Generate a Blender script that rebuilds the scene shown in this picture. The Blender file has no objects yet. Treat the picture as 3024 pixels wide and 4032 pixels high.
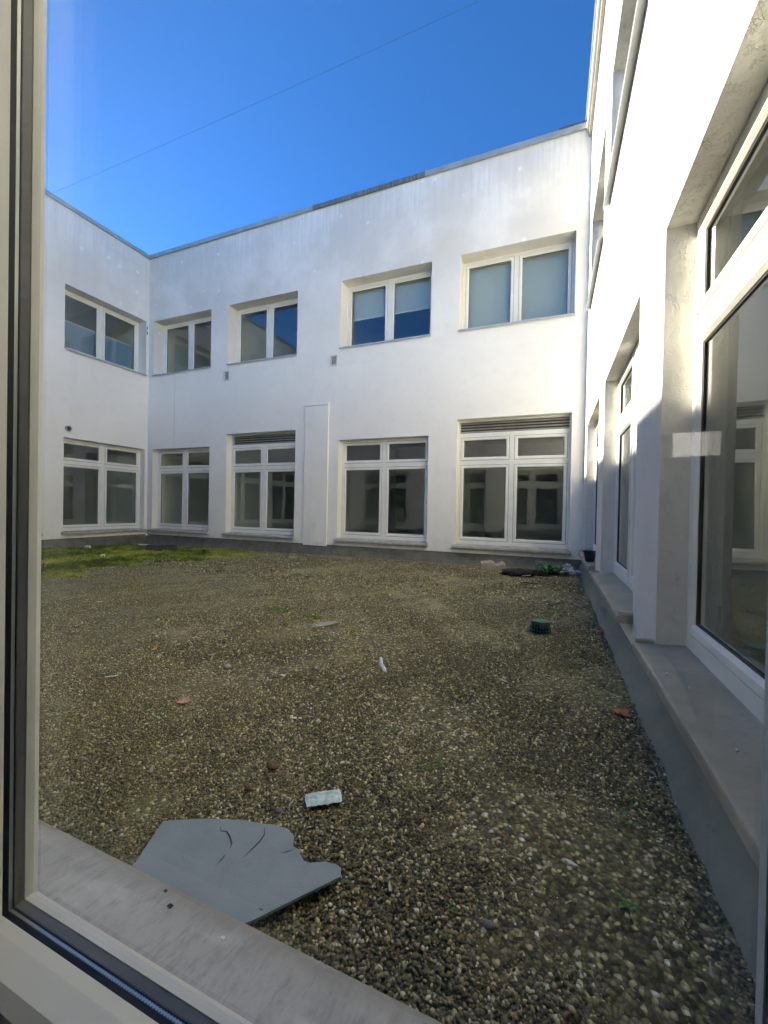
import bpy, bmesh, math, random
import numpy as np
from mathutils import Matrix, Vector, noise

random.seed(7)
rng = np.random.default_rng(11)
scn = bpy.context.scene
COL = scn.collection

# ------------------------------------------------------------------ camera
cam_d = bpy.data.cameras.new('camera')
cam = bpy.data.objects.new('camera', cam_d)
COL.objects.link(cam)
scn.camera = cam
cam_d.sensor_fit = 'HORIZONTAL'
cam_d.sensor_width = 36.0
cam_d.lens = 36.0 * 1619.2 / 3024.0
cam_d.clip_start = 0.01
cam_d.clip_end = 2000
RT = Vector((0.9247040, 0.3801944, 0.0193575))
DN = Vector((0.0218778, -0.0023085, -0.9997580))
FW = Vector((-0.3800577, 0.9249037, -0.0104525))
CAM_Z = 0.965
M = Matrix(((RT.x, -DN.x, -FW.x, 0), (RT.y, -DN.y, -FW.y, 0), (RT.z, -DN.z, -FW.z, CAM_Z), (0, 0, 0, 1)))
cam.matrix_world = M

# ------------------------------------------------------------------ light
SUN_EL = math.radians(29.7)
SUN_OFF = math.radians(0.6)          # the sun stands a hair behind the rear wall
sun_dir = Vector((-math.cos(SUN_EL) * math.cos(SUN_OFF), math.cos(SUN_EL) * math.sin(SUN_OFF), math.sin(SUN_EL)))
sd = bpy.data.lights.new('sun', 'SUN')
sd.energy = 5.0
sd.angle = math.radians(0.5)
sd.color = (1.0, 0.90, 0.76)
sun = bpy.data.objects.new('sun', sd)
sun.rotation_euler = sun_dir.to_track_quat('Z', 'Y').to_euler()
sun.location = (-20, 3, 14)
COL.objects.link(sun)

world = bpy.data.worlds.new('World')
scn.world = world
world.use_nodes = True
wt = world.node_tree
wt.nodes.clear()
wo = wt.nodes.new('ShaderNodeOutputWorld')
bg = wt.nodes.new('ShaderNodeBackground')
sky = wt.nodes.new('ShaderNodeTexSky')
sky.sky_type = 'NISHITA'
sky.sun_disc = False
sky.sun_elevation = SUN_EL
sky.sun_rotation = math.atan2(sun_dir.x, sun_dir.y)
sky.altitude = 300
sky.air_density = 0.42
sky.dust_density = 0.1
sky.ozone_density = 5.0
bg.inputs['Strength'].default_value = 0.125
hs = wt.nodes.new('ShaderNodeHueSaturation')
hs.inputs['Saturation'].default_value = 1.15
wt.links.new(sky.outputs[0], hs.inputs['Color'])
wt.links.new(hs.outputs[0], bg.inputs['Color'])
wt.links.new(bg.outputs[0], wo.inputs[0])

scn.view_settings.view_transform = 'Standard'
scn.view_settings.look = 'None'
scn.view_settings.gamma = 1.0
scn.view_settings.use_curve_mapping = False
scn.view_settings.exposure = 2.05
scn.cycles.use_denoising = True
scn.cycles.max_bounces = 7
scn.cycles.use_adaptive_sampling = True
scn.cycles.adaptive_threshold = 0.03
scn.cycles.diffuse_bounces = 4
scn.cycles.use_light_tree = False
scn.cycles.glossy_bounces = 4
scn.cycles.transparent_max_bounces = 16
scn.cycles.caustics_reflective = False
scn.cycles.caustics_refractive = False
scn.cycles.sample_clamp_indirect = 6.0

# ------------------------------------------------------------------ node helpers
class NT:
    def __init__(self, name):
        self.m = bpy.data.materials.new(name)
        self.m.use_nodes = True
        self.t = self.m.node_tree
        self.t.nodes.clear()
        self.out = self.t.nodes.new('ShaderNodeOutputMaterial')
    def n(self, typ, ins=None, **props):
        nd = self.t.nodes.new(typ)
        for k, v in props.items():
            setattr(nd, k, v)
        for k, v in (ins or {}).items():
            s = nd.inputs[k]
            if hasattr(v, 'is_linked') or isinstance(v, bpy.types.NodeSocket):
                self.t.links.new(v, s)
            else:
                s.default_value = v
        return nd
    def math(self, op, a, b=None, clamp=False):
        nd = self.t.nodes.new('ShaderNodeMath')
        nd.operation = op
        nd.use_clamp = clamp
        for i, v in enumerate((a, b)):
            if v is None: continue
            if isinstance(v, bpy.types.NodeSocket): self.t.links.new(v, nd.inputs[i])
            else: nd.inputs[i].default_value = v
        return nd.outputs[0]
    def mix(self, f, a, b):
        nd = self.t.nodes.new('ShaderNodeMix')
        nd.data_type = 'RGBA'
        for s, v in ((nd.inputs[0], f), (nd.inputs[6], a), (nd.inputs[7], b)):
            if isinstance(v, bpy.types.NodeSocket): self.t.links.new(v, s)
            else: s.default_value = v if not isinstance(v, tuple) else (*v[:3], 1)
        return nd.outputs[2]
    def ramp(self, f, stops, interp='LINEAR'):
        nd = self.t.nodes.new('ShaderNodeValToRGB')
        nd.color_ramp.interpolation = interp
        e = nd.color_ramp.elements
        while len(e) < len(stops): e.new(0.5)
        for el, (p, c) in zip(e, stops):
            el.position = p
            el.color = (*c, 1) if len(c) == 3 else c
        self.t.links.new(f, nd.inputs[0])
        return nd.outputs[0]
    def step(self, f, a, b):
        nd = self.t.nodes.new('ShaderNodeMapRange')
        nd.interpolation_type = 'SMOOTHSTEP'
        self.t.links.new(f, nd.inputs[0])
        nd.inputs[1].default_value = a
        nd.inputs[2].default_value = b
        return nd.outputs[0]
    def pos(self, scale=(1, 1, 1)):
        g = self.n('ShaderNodeNewGeometry')
        mp = self.n('ShaderNodeMapping', {'Vector': g.outputs['Position'], 'Scale': scale})
        return mp.outputs[0]
    def xyz(self):
        g = self.n('ShaderNodeNewGeometry')
        s = self.n('ShaderNodeSeparateXYZ', {0: g.outputs['Position']})
        return s.outputs
    def noise(self, vec, scale, detail=3, rough=0.55):
        return self.n('ShaderNodeTexNoise', {'Vector': vec, 'Scale': scale, 'Detail': detail, 'Roughness': rough}).outputs['Fac']
    def bump(self, h, strength, dist):
        return self.n('ShaderNodeBump', {'Height': h, 'Strength': strength, 'Distance': dist}).outputs[0]
    def principled(self, color, rough=0.6, metal=0.0, normal=None, spec=0.5, **kw):
        nd = self.t.nodes.new('ShaderNodeBsdfPrincipled')
        ins = {'Base Color': color, 'Roughness': rough, 'Metallic': metal, 'Specular IOR Level': spec}
        ins.update(kw)
        if normal is not None: ins['Normal'] = normal
        for k, v in ins.items():
            s = nd.inputs[k]
            if isinstance(v, bpy.types.NodeSocket): self.t.links.new(v, s)
            elif isinstance(v, tuple): s.default_value = (*v[:3], 1)
            else: s.default_value = v
        self.t.links.new(nd.outputs[0], self.out.inputs[0])
        return nd

def simple(name, col, rough=0.6, var=0.15, scale=12.0, metal=0.0, bump=0.0, bscale=80.0, spec=0.4):
    k = NT(name)
    p = k.pos()
    f = k.noise(p, scale, 4)
    dark = tuple(c * (1 - var) for c in col)
    lite = tuple(min(1, c * (1 + var)) for c in col)
    c = k.ramp(f, [(0.3, dark), (0.7, lite)])
    nrm = None
    if bump > 0:
        nrm = k.bump(k.noise(p, bscale, 4), bump, 0.004)
    k.principled(c, rough, metal, nrm, spec)
    return k.m

def plaster(name, base, coarse, streak, spots, zlo):
    k = NT(name)
    p = k.pos()
    z = k.xyz()[2]
    big = k.noise(p, 0.7, 5, 0.6)
    col = k.ramp(big, [(0.3, tuple(c * 0.93 for c in base)), (0.68, base)])
    mott = k.noise(p, 5.0, 5, 0.65)
    col = k.mix(k.math('MULTIPLY', k.step(mott, 0.48, 0.72), 0.22), col, tuple(c * 0.78 for c in base))
    # weather streaks running down from the coping, and a broad grey bloom
    st = k.noise(k.pos((7, 7, 0.35)), 1.6, 6, 0.75)
    zm = k.step(z, zlo, 7.4)
    stm = k.math('MULTIPLY', k.step(st, 0.38, 0.75), k.math('MULTIPLY', k.math('POWER', zm, 2.0), streak))
    col = k.mix(stm, col, (base[0] * 0.52, base[1] * 0.51, base[2] * 0.48))
    wide = k.step(k.noise(k.pos((0.5, 0.5, 0.45)), 1.3, 5, 0.6), 0.36, 0.60)
    col = k.mix(k.math('MULTIPLY', k.math('MULTIPLY', wide, k.step(z, zlo - 1.2, 6.2)), min(0.85, streak * 1.0)), col, (base[0] * 0.66, base[1] * 0.65, base[2] * 0.62))
    if spots:
        v = k.n('ShaderNodeTexVoronoi', {'Vector': k.pos((1, 1, 1)), 'Scale': 2.5, 'Randomness': 0.9})
        wob = k.math('MULTIPLY', k.noise(p, 22, 2), 0.10)
        d = k.math('ADD', v.outputs['Distance'], wob)
        dm = k.math('MULTIPLY', k.math('SUBTRACT', 1.0, k.step(d, 0.13, 0.20)), k.step(z, 4.9, 5.5))
        rnd = k.n('ShaderNodeSeparateColor', {0: v.outputs['Color']}).outputs[0]
        dm = k.math('MULTIPLY', dm, k.step(rnd, 0.05, 0.3))
        col = k.mix(k.math('MULTIPLY', dm, 0.85), col, (0.88, 0.87, 0.84))
    drip = k.math('MULTIPLY', k.step(k.noise(k.pos((9, 9, 0.18)), 2.0, 5, 0.7), 0.56, 0.74), k.step(k.noise(k.pos((0.9, 0.9, 0.7)), 1.7, 3), 0.42, 0.62))
    col = k.mix(k.math('MULTIPLY', drip, 0.20), col, (base[0] * 0.62, base[1] * 0.61, base[2] * 0.58))
    # splashed dirt close to the base, broken up by noise
    low = k.math('SUBTRACT', 1.0, k.step(z, 0.14, 0.55))
    dn = k.step(k.noise(k.pos((3, 3, 2)), 2.2, 5, 0.7), 0.48, 0.75)
    col = k.mix(k.math('MULTIPLY', k.math('MULTIPLY', low, dn), 0.4), col, (0.33, 0.33, 0.27))
    if coarse:
        n1 = k.noise(k.pos((1, 1, 0.8)), 38, 4, 0.6)
        warp = k.n('ShaderNodeVectorMath', {0: k.pos((1, 1, 0.55)), 1: k.n('ShaderNodeVectorMath', {0: k.n('ShaderNodeTexNoise', {'Vector': p, 'Scale': 14.0}).outputs['Color'], 1: (0.05, 0.05, 0.05)}, operation='MULTIPLY').outputs[0]}, operation='ADD').outputs[0]
        pit = k.n('ShaderNodeTexVoronoi', {'Vector': warp, 'Scale': 85.0, 'Randomness': 1.0}, feature='DISTANCE_TO_EDGE').outputs['Distance']
        sel = k.step(k.noise(k.pos((1, 1, 0.6)), 21, 4, 0.7), 0.46, 0.62)
        groove = k.math('MULTIPLY', k.math('SUBTRACT', 1.0, k.step(pit, 0.02, 0.13)), sel)
        h = k.math('SUBTRACT', k.math('MULTIPLY', n1, 0.9), k.math('MULTIPLY', groove, 0.45))
        nrm = k.bump(h, 0.9, 0.007)
        col = k.mix(k.math('MULTIPLY', groove, 0.10), col, tuple(c * 0.6 for c in base))
    else:
        h = k.math('ADD', k.noise(p, 38, 4, 0.65), k.math('MULTIPLY', k.noise(p, 2.5, 2), 1.2))
        nrm = k.bump(h, 0.6, 0.006)
    k.principled(col, 0.9, 0, nrm, 0.2)
    return k.m

# ------------------------------------------------------------------ materials
WHITE = (0.89, 0.86, 0.795)
MAT = {}
MAT['plaster'] = plaster('rear_plaster', WHITE, False, 0.55, True, 5.6)
MAT['plaster_left'] = plaster('left_plaster', (0.875, 0.845, 0.785), False, 0.5, True, 5.6)
MAT['plaster_right'] = plaster('roughcast_plaster', (0.84, 0.825, 0.775), True, 0.75, False, -1.0)
MAT['plaster_front'] = plaster('front_plaster', WHITE, False, 0.6, False, 4.6)
MAT['pvc'] = simple('white_window_plastic', (0.80, 0.79, 0.72), 0.38, 0.05, 5, spec=0.45)
MAT['pvc_in'] = simple('aged_window_plastic', (0.70, 0.695, 0.64), 0.42, 0.06, 7, spec=0.4)
MAT['gasket'] = simple('black_rubber', (0.012, 0.012, 0.014), 0.55, 0.2, 20)
MAT['gasket2'] = simple('grey_rubber', (0.055, 0.06, 0.065), 0.4, 0.2, 30)
MAT['joint'] = simple('dark_joint', (0.06, 0.05, 0.042), 0.7, 0.2, 20)
MAT['stone'] = simple('stone_sill', (0.45, 0.425, 0.375), 0.75, 0.28, 9, bump=0.3, bscale=60)
def right_sill_mat():
    k = NT('brown_stone_sill')
    p = k.pos()
    c = k.ramp(k.noise(p, 4.0, 6, 0.7), [(0.32, (0.29, 0.265, 0.205)), (0.55, (0.37, 0.34, 0.27)), (0.72, (0.44, 0.41, 0.33))])
    sp = k.step(k.noise(p, 55, 4, 0.65), 0.60, 0.72)
    c = k.mix(k.math('MULTIPLY', sp, 0.35), c, (0.24, 0.21, 0.18))
    st = k.step(k.noise(k.pos((1.2, 9, 1)), 4, 4), 0.52, 0.66)
    c = k.mix(k.math('MULTIPLY', st, 0.3), c, (0.27, 0.245, 0.215))
    k.principled(c, 0.65, 0, k.bump(k.noise(p, 70, 4), 0.35, 0.003), 0.4)
    return k.m
MAT['stone_right'] = right_sill_mat()
MAT['slate'] = simple('slate_sill', (0.19, 0.185, 0.175), 0.5, 0.22, 7, bump=0.2, bscale=70)
MAT['metal_sill'] = simple('painted_metal_sill', (0.42, 0.44, 0.45), 0.45, 0.1, 6, metal=0.2)
MAT['zinc'] = simple('zinc_coping', (0.36, 0.39, 0.38), 0.5, 0.16, 5, metal=0.3)
MAT['cream_board'] = simple('cream_fascia', (0.80, 0.78, 0.68), 0.6, 0.05, 3)
MAT['brown_board'] = simple('red_brown_board', (0.085, 0.05, 0.045), 0.7, 0.25, 7)
MAT['louvre'] = simple('louvre_metal', (0.36, 0.345, 0.31), 0.5, 0.2, 8, metal=0.2)
MAT['void'] = simple('dark_duct', (0.015, 0.015, 0.015), 0.9, 0.1, 5)
MAT['room'] = simple('room_paint', (0.76, 0.78, 0.71), 0.85, 0.06, 1.5)
MAT['room_dark'] = simple('room_dim_paint', (0.20, 0.21, 0.20), 0.85, 0.1, 1.5)
MAT['floor'] = simple('room_floor', (0.30, 0.285, 0.255), 0.5, 0.15, 3)
MAT['door'] = simple('grey_door', (0.06, 0.06, 0.058), 0.5, 0.1, 3)
MAT['tile_line'] = simple('tile_joint', (0.30, 0.31, 0.29), 0.7, 0.1, 3)
MAT['roof'] = simple('roof_felt', (0.10, 0.10, 0.10), 0.9, 0.2, 3)
MAT['cable'] = simple('cable_sheath', (0.05, 0.07, 0.10), 0.6, 0.1, 3)
MAT['concrete'] = simple('broken_concrete', (0.36, 0.31, 0.24), 0.9, 0.22, 14, bump=0.5, bscale=50)
MAT['kerb'] = simple('dark_kerb_stone', (0.06, 0.06, 0.062), 0.95, 0.25, 12, bump=0.4, bscale=50)
MAT['soil'] = simple('dark_soil', (0.028, 0.020, 0.014), 0.95, 0.4, 30, bump=0.8, bscale=90)
MAT['clod'] = simple('brown_clod', (0.15, 0.095, 0.06), 0.95, 0.4, 40, bump=0.8, bscale=90)
MAT['potdark'] = simple('black_pot_plastic', (0.022, 0.028, 0.034), 0.45, 0.15, 6)
MAT['potgrey'] = simple('grey_pot_plastic', (0.20, 0.22, 0.22), 0.45, 0.15, 6)
MAT['drain'] = simple('green_plastic', (0.045, 0.10, 0.08), 0.45, 0.25, 20)
MAT['drain_top'] = simple('faded_green_plastic', (0.13, 0.32, 0.25), 0.5, 0.25, 20)
MAT['leaf_brown'] = simple('dry_brown_leaf', (0.42, 0.17, 0.075), 0.7, 0.35, 25)
MAT['leaf_orange'] = simple('dry_orange_leaf', (0.58, 0.29, 0.13), 0.7, 0.3, 25)
MAT['leaf_pink'] = simple('faded_leaf', (0.42, 0.25, 0.19), 0.7, 0.3, 25)
MAT['leaf_green'] = simple('weed_leaf', (0.10, 0.24, 0.05), 0.55, 0.4, 18)
MAT['white_bit'] = simple('white_scrap', (0.68, 0.69, 0.66), 0.6, 0.12, 20)
MAT['grey_bit'] = simple('grey_chip', (0.13, 0.14, 0.135), 0.7, 0.2, 15)
MAT['scrap_grey'] = simple('dusty_membrane_scrap', (0.27, 0.265, 0.225), 0.85, 0.3, 14)
MAT['pebble_grey'] = simple('grey_stone', (0.19, 0.18, 0.185), 0.55, 0.25, 40)
MAT['twig'] = simple('dry_twig', (0.30, 0.23, 0.15), 0.8, 0.25, 30)
MAT['crack'] = simple('crack_edge', (0.035, 0.035, 0.04), 0.9, 0.2, 30)

def blind_mat(name, colr):
    k = NT(name)
    d = k.n('ShaderNodeBsdfDiffuse', {'Color': (*colr, 1)})
    t = k.n('ShaderNodeBsdfTranslucent', {'Color': (0.6, 0.64, 0.62, 1)})
    mx = k.n('ShaderNodeMixShader', {0: 0.3, 1: d.outputs[0], 2: t.outputs[0]})
    k.t.links.new(mx.outputs[0], k.out.inputs[0])
    return k.m
MAT['blind'] = blind_mat('blind_fabric', (0.74, 0.78, 0.77))
MAT['blind_blue'] = blind_mat('blue_blind_fabric', (0.30, 0.45, 0.62))
MAT['stone_light'] = simple('grey_vent_plastic', (0.62, 0.61, 0.57), 0.5, 0.06, 9)

def glass_mat(name, f0, tint, wob=0.03):
    k = NT(name)
    g = k.n('ShaderNodeNewGeometry')
    dot = k.n('ShaderNodeVectorMath', {0: g.outputs['Incoming'], 1: g.outputs['Normal']}, operation='DOT_PRODUCT').outputs['Value']
    c = k.math('SUBTRACT', 1.0, k.math('ABSOLUTE', dot), clamp=True)
    f = k.math('ADD', k.math('MULTIPLY', k.math('POWER', c, 5.0), 1 - f0), f0, clamp=True)
    tr = k.n('ShaderNodeBsdfTransparent', {'Color': (*tint, 1)})
    ins = {'Color': (0.95, 0.97, 0.96, 1), 'Roughness': 0.0}
    if wob > 0:
        ins['Normal'] = k.bump(k.noise(k.pos(), 1.7, 1), wob, 0.05)
    gl = k.n('ShaderNodeBsdfGlossy', ins)
    mx = k.n('ShaderNodeMixShader', {0: f, 1: tr.outputs[0], 2: gl.outputs[0]})
    k.t.links.new(mx.outputs[0], k.out.inputs[0])
    return k.m
MAT['glass'] = glass_mat('window_glass', 0.13, (0.80, 0.86, 0.82))
MAT['glass_clear'] = glass_mat('near_window_glass', 0.035, (0.97, 0.985, 0.975), 0)

def spacer_mat():
    k = NT('perforated_spacer')
    p = k.pos()
    v = k.n('ShaderNodeTexVoronoi', {'Vector': p, 'Scale': 260.0, 'Randomness': 0.0}).outputs['Distance']
    c = k.mix(k.step(v, 0.28, 0.42), (0.16, 0.18, 0.18), (0.50, 0.54, 0.52))
    k.principled(c, 0.35, 0.5)
    return k.m
MAT['spacer'] = spacer_mat()

def membrane_mat():
    k = NT('bitumen_membrane')
    p = k.pos()
    c = k.ramp(k.noise(p, 3.0, 5, 0.65), [(0.3, (0.205, 0.21, 0.165)), (0.7, (0.285, 0.285, 0.225))])
    sp = k.step(k.noise(k.pos((1, 1, 0.5)), 26, 3, 0.6), 0.64, 0.72)
    c = k.mix(k.math('MULTIPLY', sp, 0.6), c, (0.15, 0.145, 0.12))
    gr = k.step(k.noise(p, 1.2, 4), 0.55, 0.75)
    c = k.mix(k.math('MULTIPLY', gr, 0.25), c, (0.15, 0.165, 0.08))
    zz = k.math('ADD', k.xyz()[2], k.math('MULTIPLY', k.noise(p, 6, 5, 0.7), 0.09))
    dust = k.math('SUBTRACT', 1.0, k.step(zz, 0.03, 0.10))
    c = k.mix(k.math('MULTIPLY', dust, 0.6), c, (0.20, 0.18, 0.125))
    sc = k.step(k.noise(k.pos((2, 2, 9)), 7, 5, 0.7), 0.58, 0.7)
    c = k.mix(k.math('MULTIPLY', sc, 0.35), c, (0.20, 0.205, 0.18))
    k.principled(c, 0.75, 0, k.bump(k.noise(p, 35, 5), 0.5, 0.005), 0.35)
    return k.m
MAT['membrane'] = membrane_mat()
MAT['membrane_dark'] = simple('old_dark_membrane', (0.13, 0.125, 0.10), 0.85, 0.35, 6, bump=0.4, bscale=40)

def sheet_mat():
    k = NT('grey_sheet')
    p = k.pos()
    c = k.ramp(k.noise(p, 6.0, 5, 0.6), [(0.3, (0.225, 0.26, 0.285)), (0.7, (0.295, 0.335, 0.36))])
    sp = k.step(k.noise(p, 34, 4, 0.6), 0.66, 0.76)
    c = k.mix(k.math('MULTIPLY', sp, 0.45), c, (0.17, 0.165, 0.155))
    dirt = k.step(k.noise(p, 5.5, 6, 0.72), 0.52, 0.72)
    c = k.mix(k.math('MULTIPLY', dirt, 0.55), c, (0.20, 0.185, 0.155))
    fine = k.step(k.noise(p, 120, 3, 0.6), 0.62, 0.72)
    c = k.mix(k.math('MULTIPLY', fine, 0.35), c, (0.14, 0.13, 0.115))
    k.principled(c, 0.55, 0, k.bump(k.noise(p, 160, 3), 0.35, 0.002), 0.4)
    return k.m
MAT['sheet'] = sheet_mat()

def near_sill_mat():
    k = NT('weathered_near_sill')
    p = k.pos((1.0, 1.0, 1.0))
    c = k.ramp(k.noise(p, 6.0, 5, 0.6), [(0.3, (0.36, 0.345, 0.32)), (0.7, (0.46, 0.45, 0.425))])
    st = k.step(k.noise(k.pos((16, 5.0, 1)), 5.0, 5, 0.7), 0.42, 0.68)
    c = k.mix(k.math('MULTIPLY', st, 0.75), c, (0.24, 0.23, 0.215))
    pale = k.step(k.noise(k.pos((2, 5, 1)), 3.0, 4), 0.5, 0.72)
    c = k.mix(k.math('MULTIPLY', pale, 0.65), c, (0.62, 0.62, 0.60))
    yy = k.math('ADD', k.xyz()[1], k.math('MULTIPLY', k.noise(k.pos((5, 5, 5)), 3.0, 4), 0.06))
    gr = k.math('MULTIPLY', k.step(yy, 0.525, 0.565), 0.7)
    c = k.mix(gr, c, (0.27, 0.25, 0.22))
    k.principled(c, 0.42, 0, k.bump(k.noise(p, 150, 3), 0.12, 0.002), 0.5)
    return k.m
MAT['near_sill'] = near_sill_mat()

def wrapper_mat():
    k = NT('crumpled_film')
    p = k.pos()
    c = k.ramp(k.noise(p, 45.0, 5, 0.65), [(0.30, (0.30, 0.46, 0.48)), (0.5, (0.58, 0.70, 0.70)), (0.66, (0.70, 0.76, 0.72)), (0.80, (0.42, 0.36, 0.32))])
    k.principled(c, 0.35, 0, k.bump(k.noise(p, 90, 3), 0.5, 0.004), 0.5)
    return k.m
MAT['wrapper'] = wrapper_mat()

def film_mat():
    k = NT('clear_bag_film')
    d = k.n('ShaderNodeBsdfPrincipled', {'Base Color': (0.72, 0.72, 0.78, 1), 'Roughness': 0.25})
    t = k.n('ShaderNodeBsdfTransparent', {})
    mx = k.n('ShaderNodeMixShader', {0: 0.85, 1: t.outputs[0], 2: d.outputs[0]})
    k.t.links.new(mx.outputs[0], k.out.inputs[0])
    return k.m
MAT['film'] = film_mat()

PAL = [((0.028, 0.0235, 0.0125), 28), ((0.056, 0.048, 0.027), 27), ((0.062, 0.057, 0.023), 17), ((0.104, 0.089, 0.046), 13),
       ((0.178, 0.155, 0.080), 9), ((0.235, 0.22, 0.15), 3.5), ((0.092, 0.055, 0.032), 2), ((0.28, 0.27, 0.235), 0.7)]
GR = 3.4

def gravel_mat():
    k = NT('gravel_surface')
    p = k.pos()
    v = k.n('ShaderNodeTexVoronoi', {'Vector': p, 'Scale': 80.0, 'Randomness': 1.0})
    rnd = k.n('ShaderNodeSeparateColor', {0: v.outputs['Color']}).outputs[0]
    tot = sum(w for _, w in PAL)
    acc, stops = 0.0, []
    for c, w in PAL:
        stops.append((acc / tot, tuple(x * GR for x in c)))
        acc += w
    c = k.ramp(rnd, stops, 'CONSTANT')
    edge = k.step(v.outputs['Distance'], 0.25, 0.62)
    c = k.mix(k.math('MULTIPLY', edge, 0.5), c, (0.05, 0.042, 0.028))
    olive = k.step(k.noise(p, 0.55, 5, 0.6), 0.46, 0.66)
    c = k.mix(k.math('MULTIPLY', olive, 0.45), c, (0.265, 0.24, 0.098))
    tan = k.step(k.noise(k.pos((1.3, 0.7, 1)), 0.9, 4, 0.6), 0.55, 0.72)  # broad pale patches stand in for sunlight bounced off the windows
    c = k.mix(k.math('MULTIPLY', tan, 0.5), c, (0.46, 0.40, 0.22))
    gm = k.step(k.noise(p, 2.3, 5, 0.7), 0.58, 0.74)
    c = k.mix(k.math('MULTIPLY', gm, 0.45), c, (0.13, 0.15, 0.05))
    h = k.math('ADD', k.math('SUBTRACT', 1.0, v.outputs['Distance']), k.math('MULTIPLY', k.noise(p, 9, 4), 1.5))
    k.principled(c, 0.85, 0, k.bump(h, 0.8, 0.01), 0.25)
    return k.m
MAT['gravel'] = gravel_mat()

def stone_mat():
    k = NT('gravel_stone')
    a = k.n('ShaderNodeAttribute', attribute_name='stone_colour')
    f = k.noise(k.pos(), 160, 2)
    c = k.mix(0.12, a.outputs['Color'], k.mix(f, (0.08, 0.068, 0.045), (0.32, 0.275, 0.19)))
    p = k.pos()
    olive = k.step(k.noise(p, 0.55, 5, 0.6), 0.46, 0.66)
    c = k.mix(k.math('MULTIPLY', olive, 0.30), c, (0.26, 0.222, 0.095))
    tan = k.step(k.noise(k.pos((1.3, 0.7, 1)), 0.9, 4, 0.6), 0.55, 0.72)  # same pale patches on the stones, imitating bounced sunlight in the colour
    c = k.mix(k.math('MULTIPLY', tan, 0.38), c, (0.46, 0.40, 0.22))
    gm = k.step(k.noise(p, 2.3, 5, 0.7), 0.58, 0.74)
    c = k.mix(k.math('MULTIPLY', gm, 0.45), c, (0.13, 0.138, 0.045))
    k.principled(c, 0.6, 0, None, 0.35)
    return k.m
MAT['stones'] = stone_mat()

def moss_mat():
    k = NT('moss_cushion')
    p = k.pos()
    c = k.ramp(k.noise(p, 1.1, 6, 0.7), [(0.36, (0.06, 0.065, 0.022)), (0.46, (0.10, 0.135, 0.02)), (0.54, (0.22, 0.26, 0.03)), (0.64, (0.44, 0.36, 0.09))])
    f = k.noise(p, 38, 4, 0.7)
    c = k.mix(k.step(f, 0.55, 0.7), c, (0.16, 0.185, 0.04))
    c = k.mix(k.math('MULTIPLY', k.step(k.noise(p, 15, 4, 0.7), 0.6, 0.7), 0.6), c, (0.10, 0.075, 0.04))
    k.principled(c, 0.95, 0, k.bump(f, 0.9, 0.03), 0.1)
    return k.m
MAT['moss'] = moss_mat()

# ------------------------------------------------------------------ mesh helpers
class MB:
    def __init__(self):
        self.v = []; self.f = []
    def add(self, vs, fs):
        o = len(self.v)
        self.v += [Vector(p) for p in vs]
        self.f += [tuple(i + o for i in f) for f in fs]
    def quad(self, a, b, c, d): self.add([a, b, c, d], [(0, 1, 2, 3)])
    def build(self, name, mat, parent=None, smooth=False, bevel=0):
        me = bpy.data.meshes.new(name)
        off = Vector(parent.matrix_world.translation) if parent is not None else Vector((0, 0, 0))
        if parent is not None:
            off = Vector(WORLD.get(parent.name, (0, 0, 0)))
        me.from_pydata([tuple(p - off) for p in self.v], [], self.f)
        me.update()
        if mat: me.materials.append(MAT[mat])
        if smooth:
            for pl in me.polygons: pl.use_smooth = True
        o = bpy.data.objects.new(name, me)
        COL.objects.link(o)
        if parent is not None: o.parent = parent
        WORLD[o.name] = tuple(off)
        if bevel:
            md = o.modifiers.new('bevel', 'BEVEL'); md.width = bevel; md.segments = 2; md.limit_method = 'ANGLE'
        return o
WORLD = {}

def top(o, label, cat, group=None, kind=None):
    o['label'] = label
    if cat: o['category'] = cat
    if group: o['group'] = group
    if kind: o['kind'] = kind
    return o

def empty(name, loc, parent=None):
    o = bpy.data.objects.new(name, None)
    COL.objects.link(o)
    o.empty_display_size = 0.1
    if parent is not None:
        o.parent = parent
        o.location = Vector(loc) - Vector(WORLD[parent.name])
    else:
        o.location = loc
    WORLD[o.name] = tuple(loc)
    return o

class Frame:
    """wall coordinates: u to the right as seen from the court, z up, d out of the wall"""
    def __init__(self, origin, u, n):
        self.o = Vector(origin); self.u = Vector(u); self.n = Vector(n)
    def p(self, u, z, d): return self.o + self.u * u + self.n * d + Vector((0, 0, z))
    def box(self, mb, u0, u1, z0, z1, d0, d1):
        P = self.p
        vs = [P(u0, z0, d0), P(u1, z0, d0), P(u1, z0, d1), P(u0, z0, d1), P(u0, z1, d0), P(u1, z1, d0), P(u1, z1, d1), P(u0, z1, d1)]
        mb.add(vs, [(3, 2, 6, 7), (1, 0, 4, 5), (0, 3, 7, 4), (2, 1, 5, 6), (7, 6, 5, 4), (0, 1, 2, 3)])
    def ring(self, mb, u0, u1, z0, z1, prof):
        """prof: closed list of (inset, d); swept round the rectangle with mitred corners"""
        n = len(prof)
        vs = []
        for (cu, cz, su, sz) in ((u0, z0, 1, 1), (u1, z0, -1, 1), (u1, z1, -1, -1), (u0, z1, 1, -1)):
            for (i, d) in prof: vs.append(self.p(cu + su * i, cz + sz * i, d))
        fs = []
        for c in range(4):
            c2 = (c + 1) % 4
            for k in range(n):
                k2 = (k + 1) % n
                fs.append((c * n + k, c2 * n + k, c2 * n + k2, c * n + k2))
        mb.add(vs, fs)

BACK = Frame((0, 7.765, 0), (1, 0, 0), (0, -1, 0))
LEFT = Frame((-10.056, 0, 0), (0, 1, 0), (1, 0, 0))
RIGHT = Frame((0.472, 0, 0), (0, -1, 0), (-1, 0, 0))
FRONT = Frame((0, 0.46, 0), (-1, 0, 0), (0, 1, 0))
H = 7.449
BASE = 0.14

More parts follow.
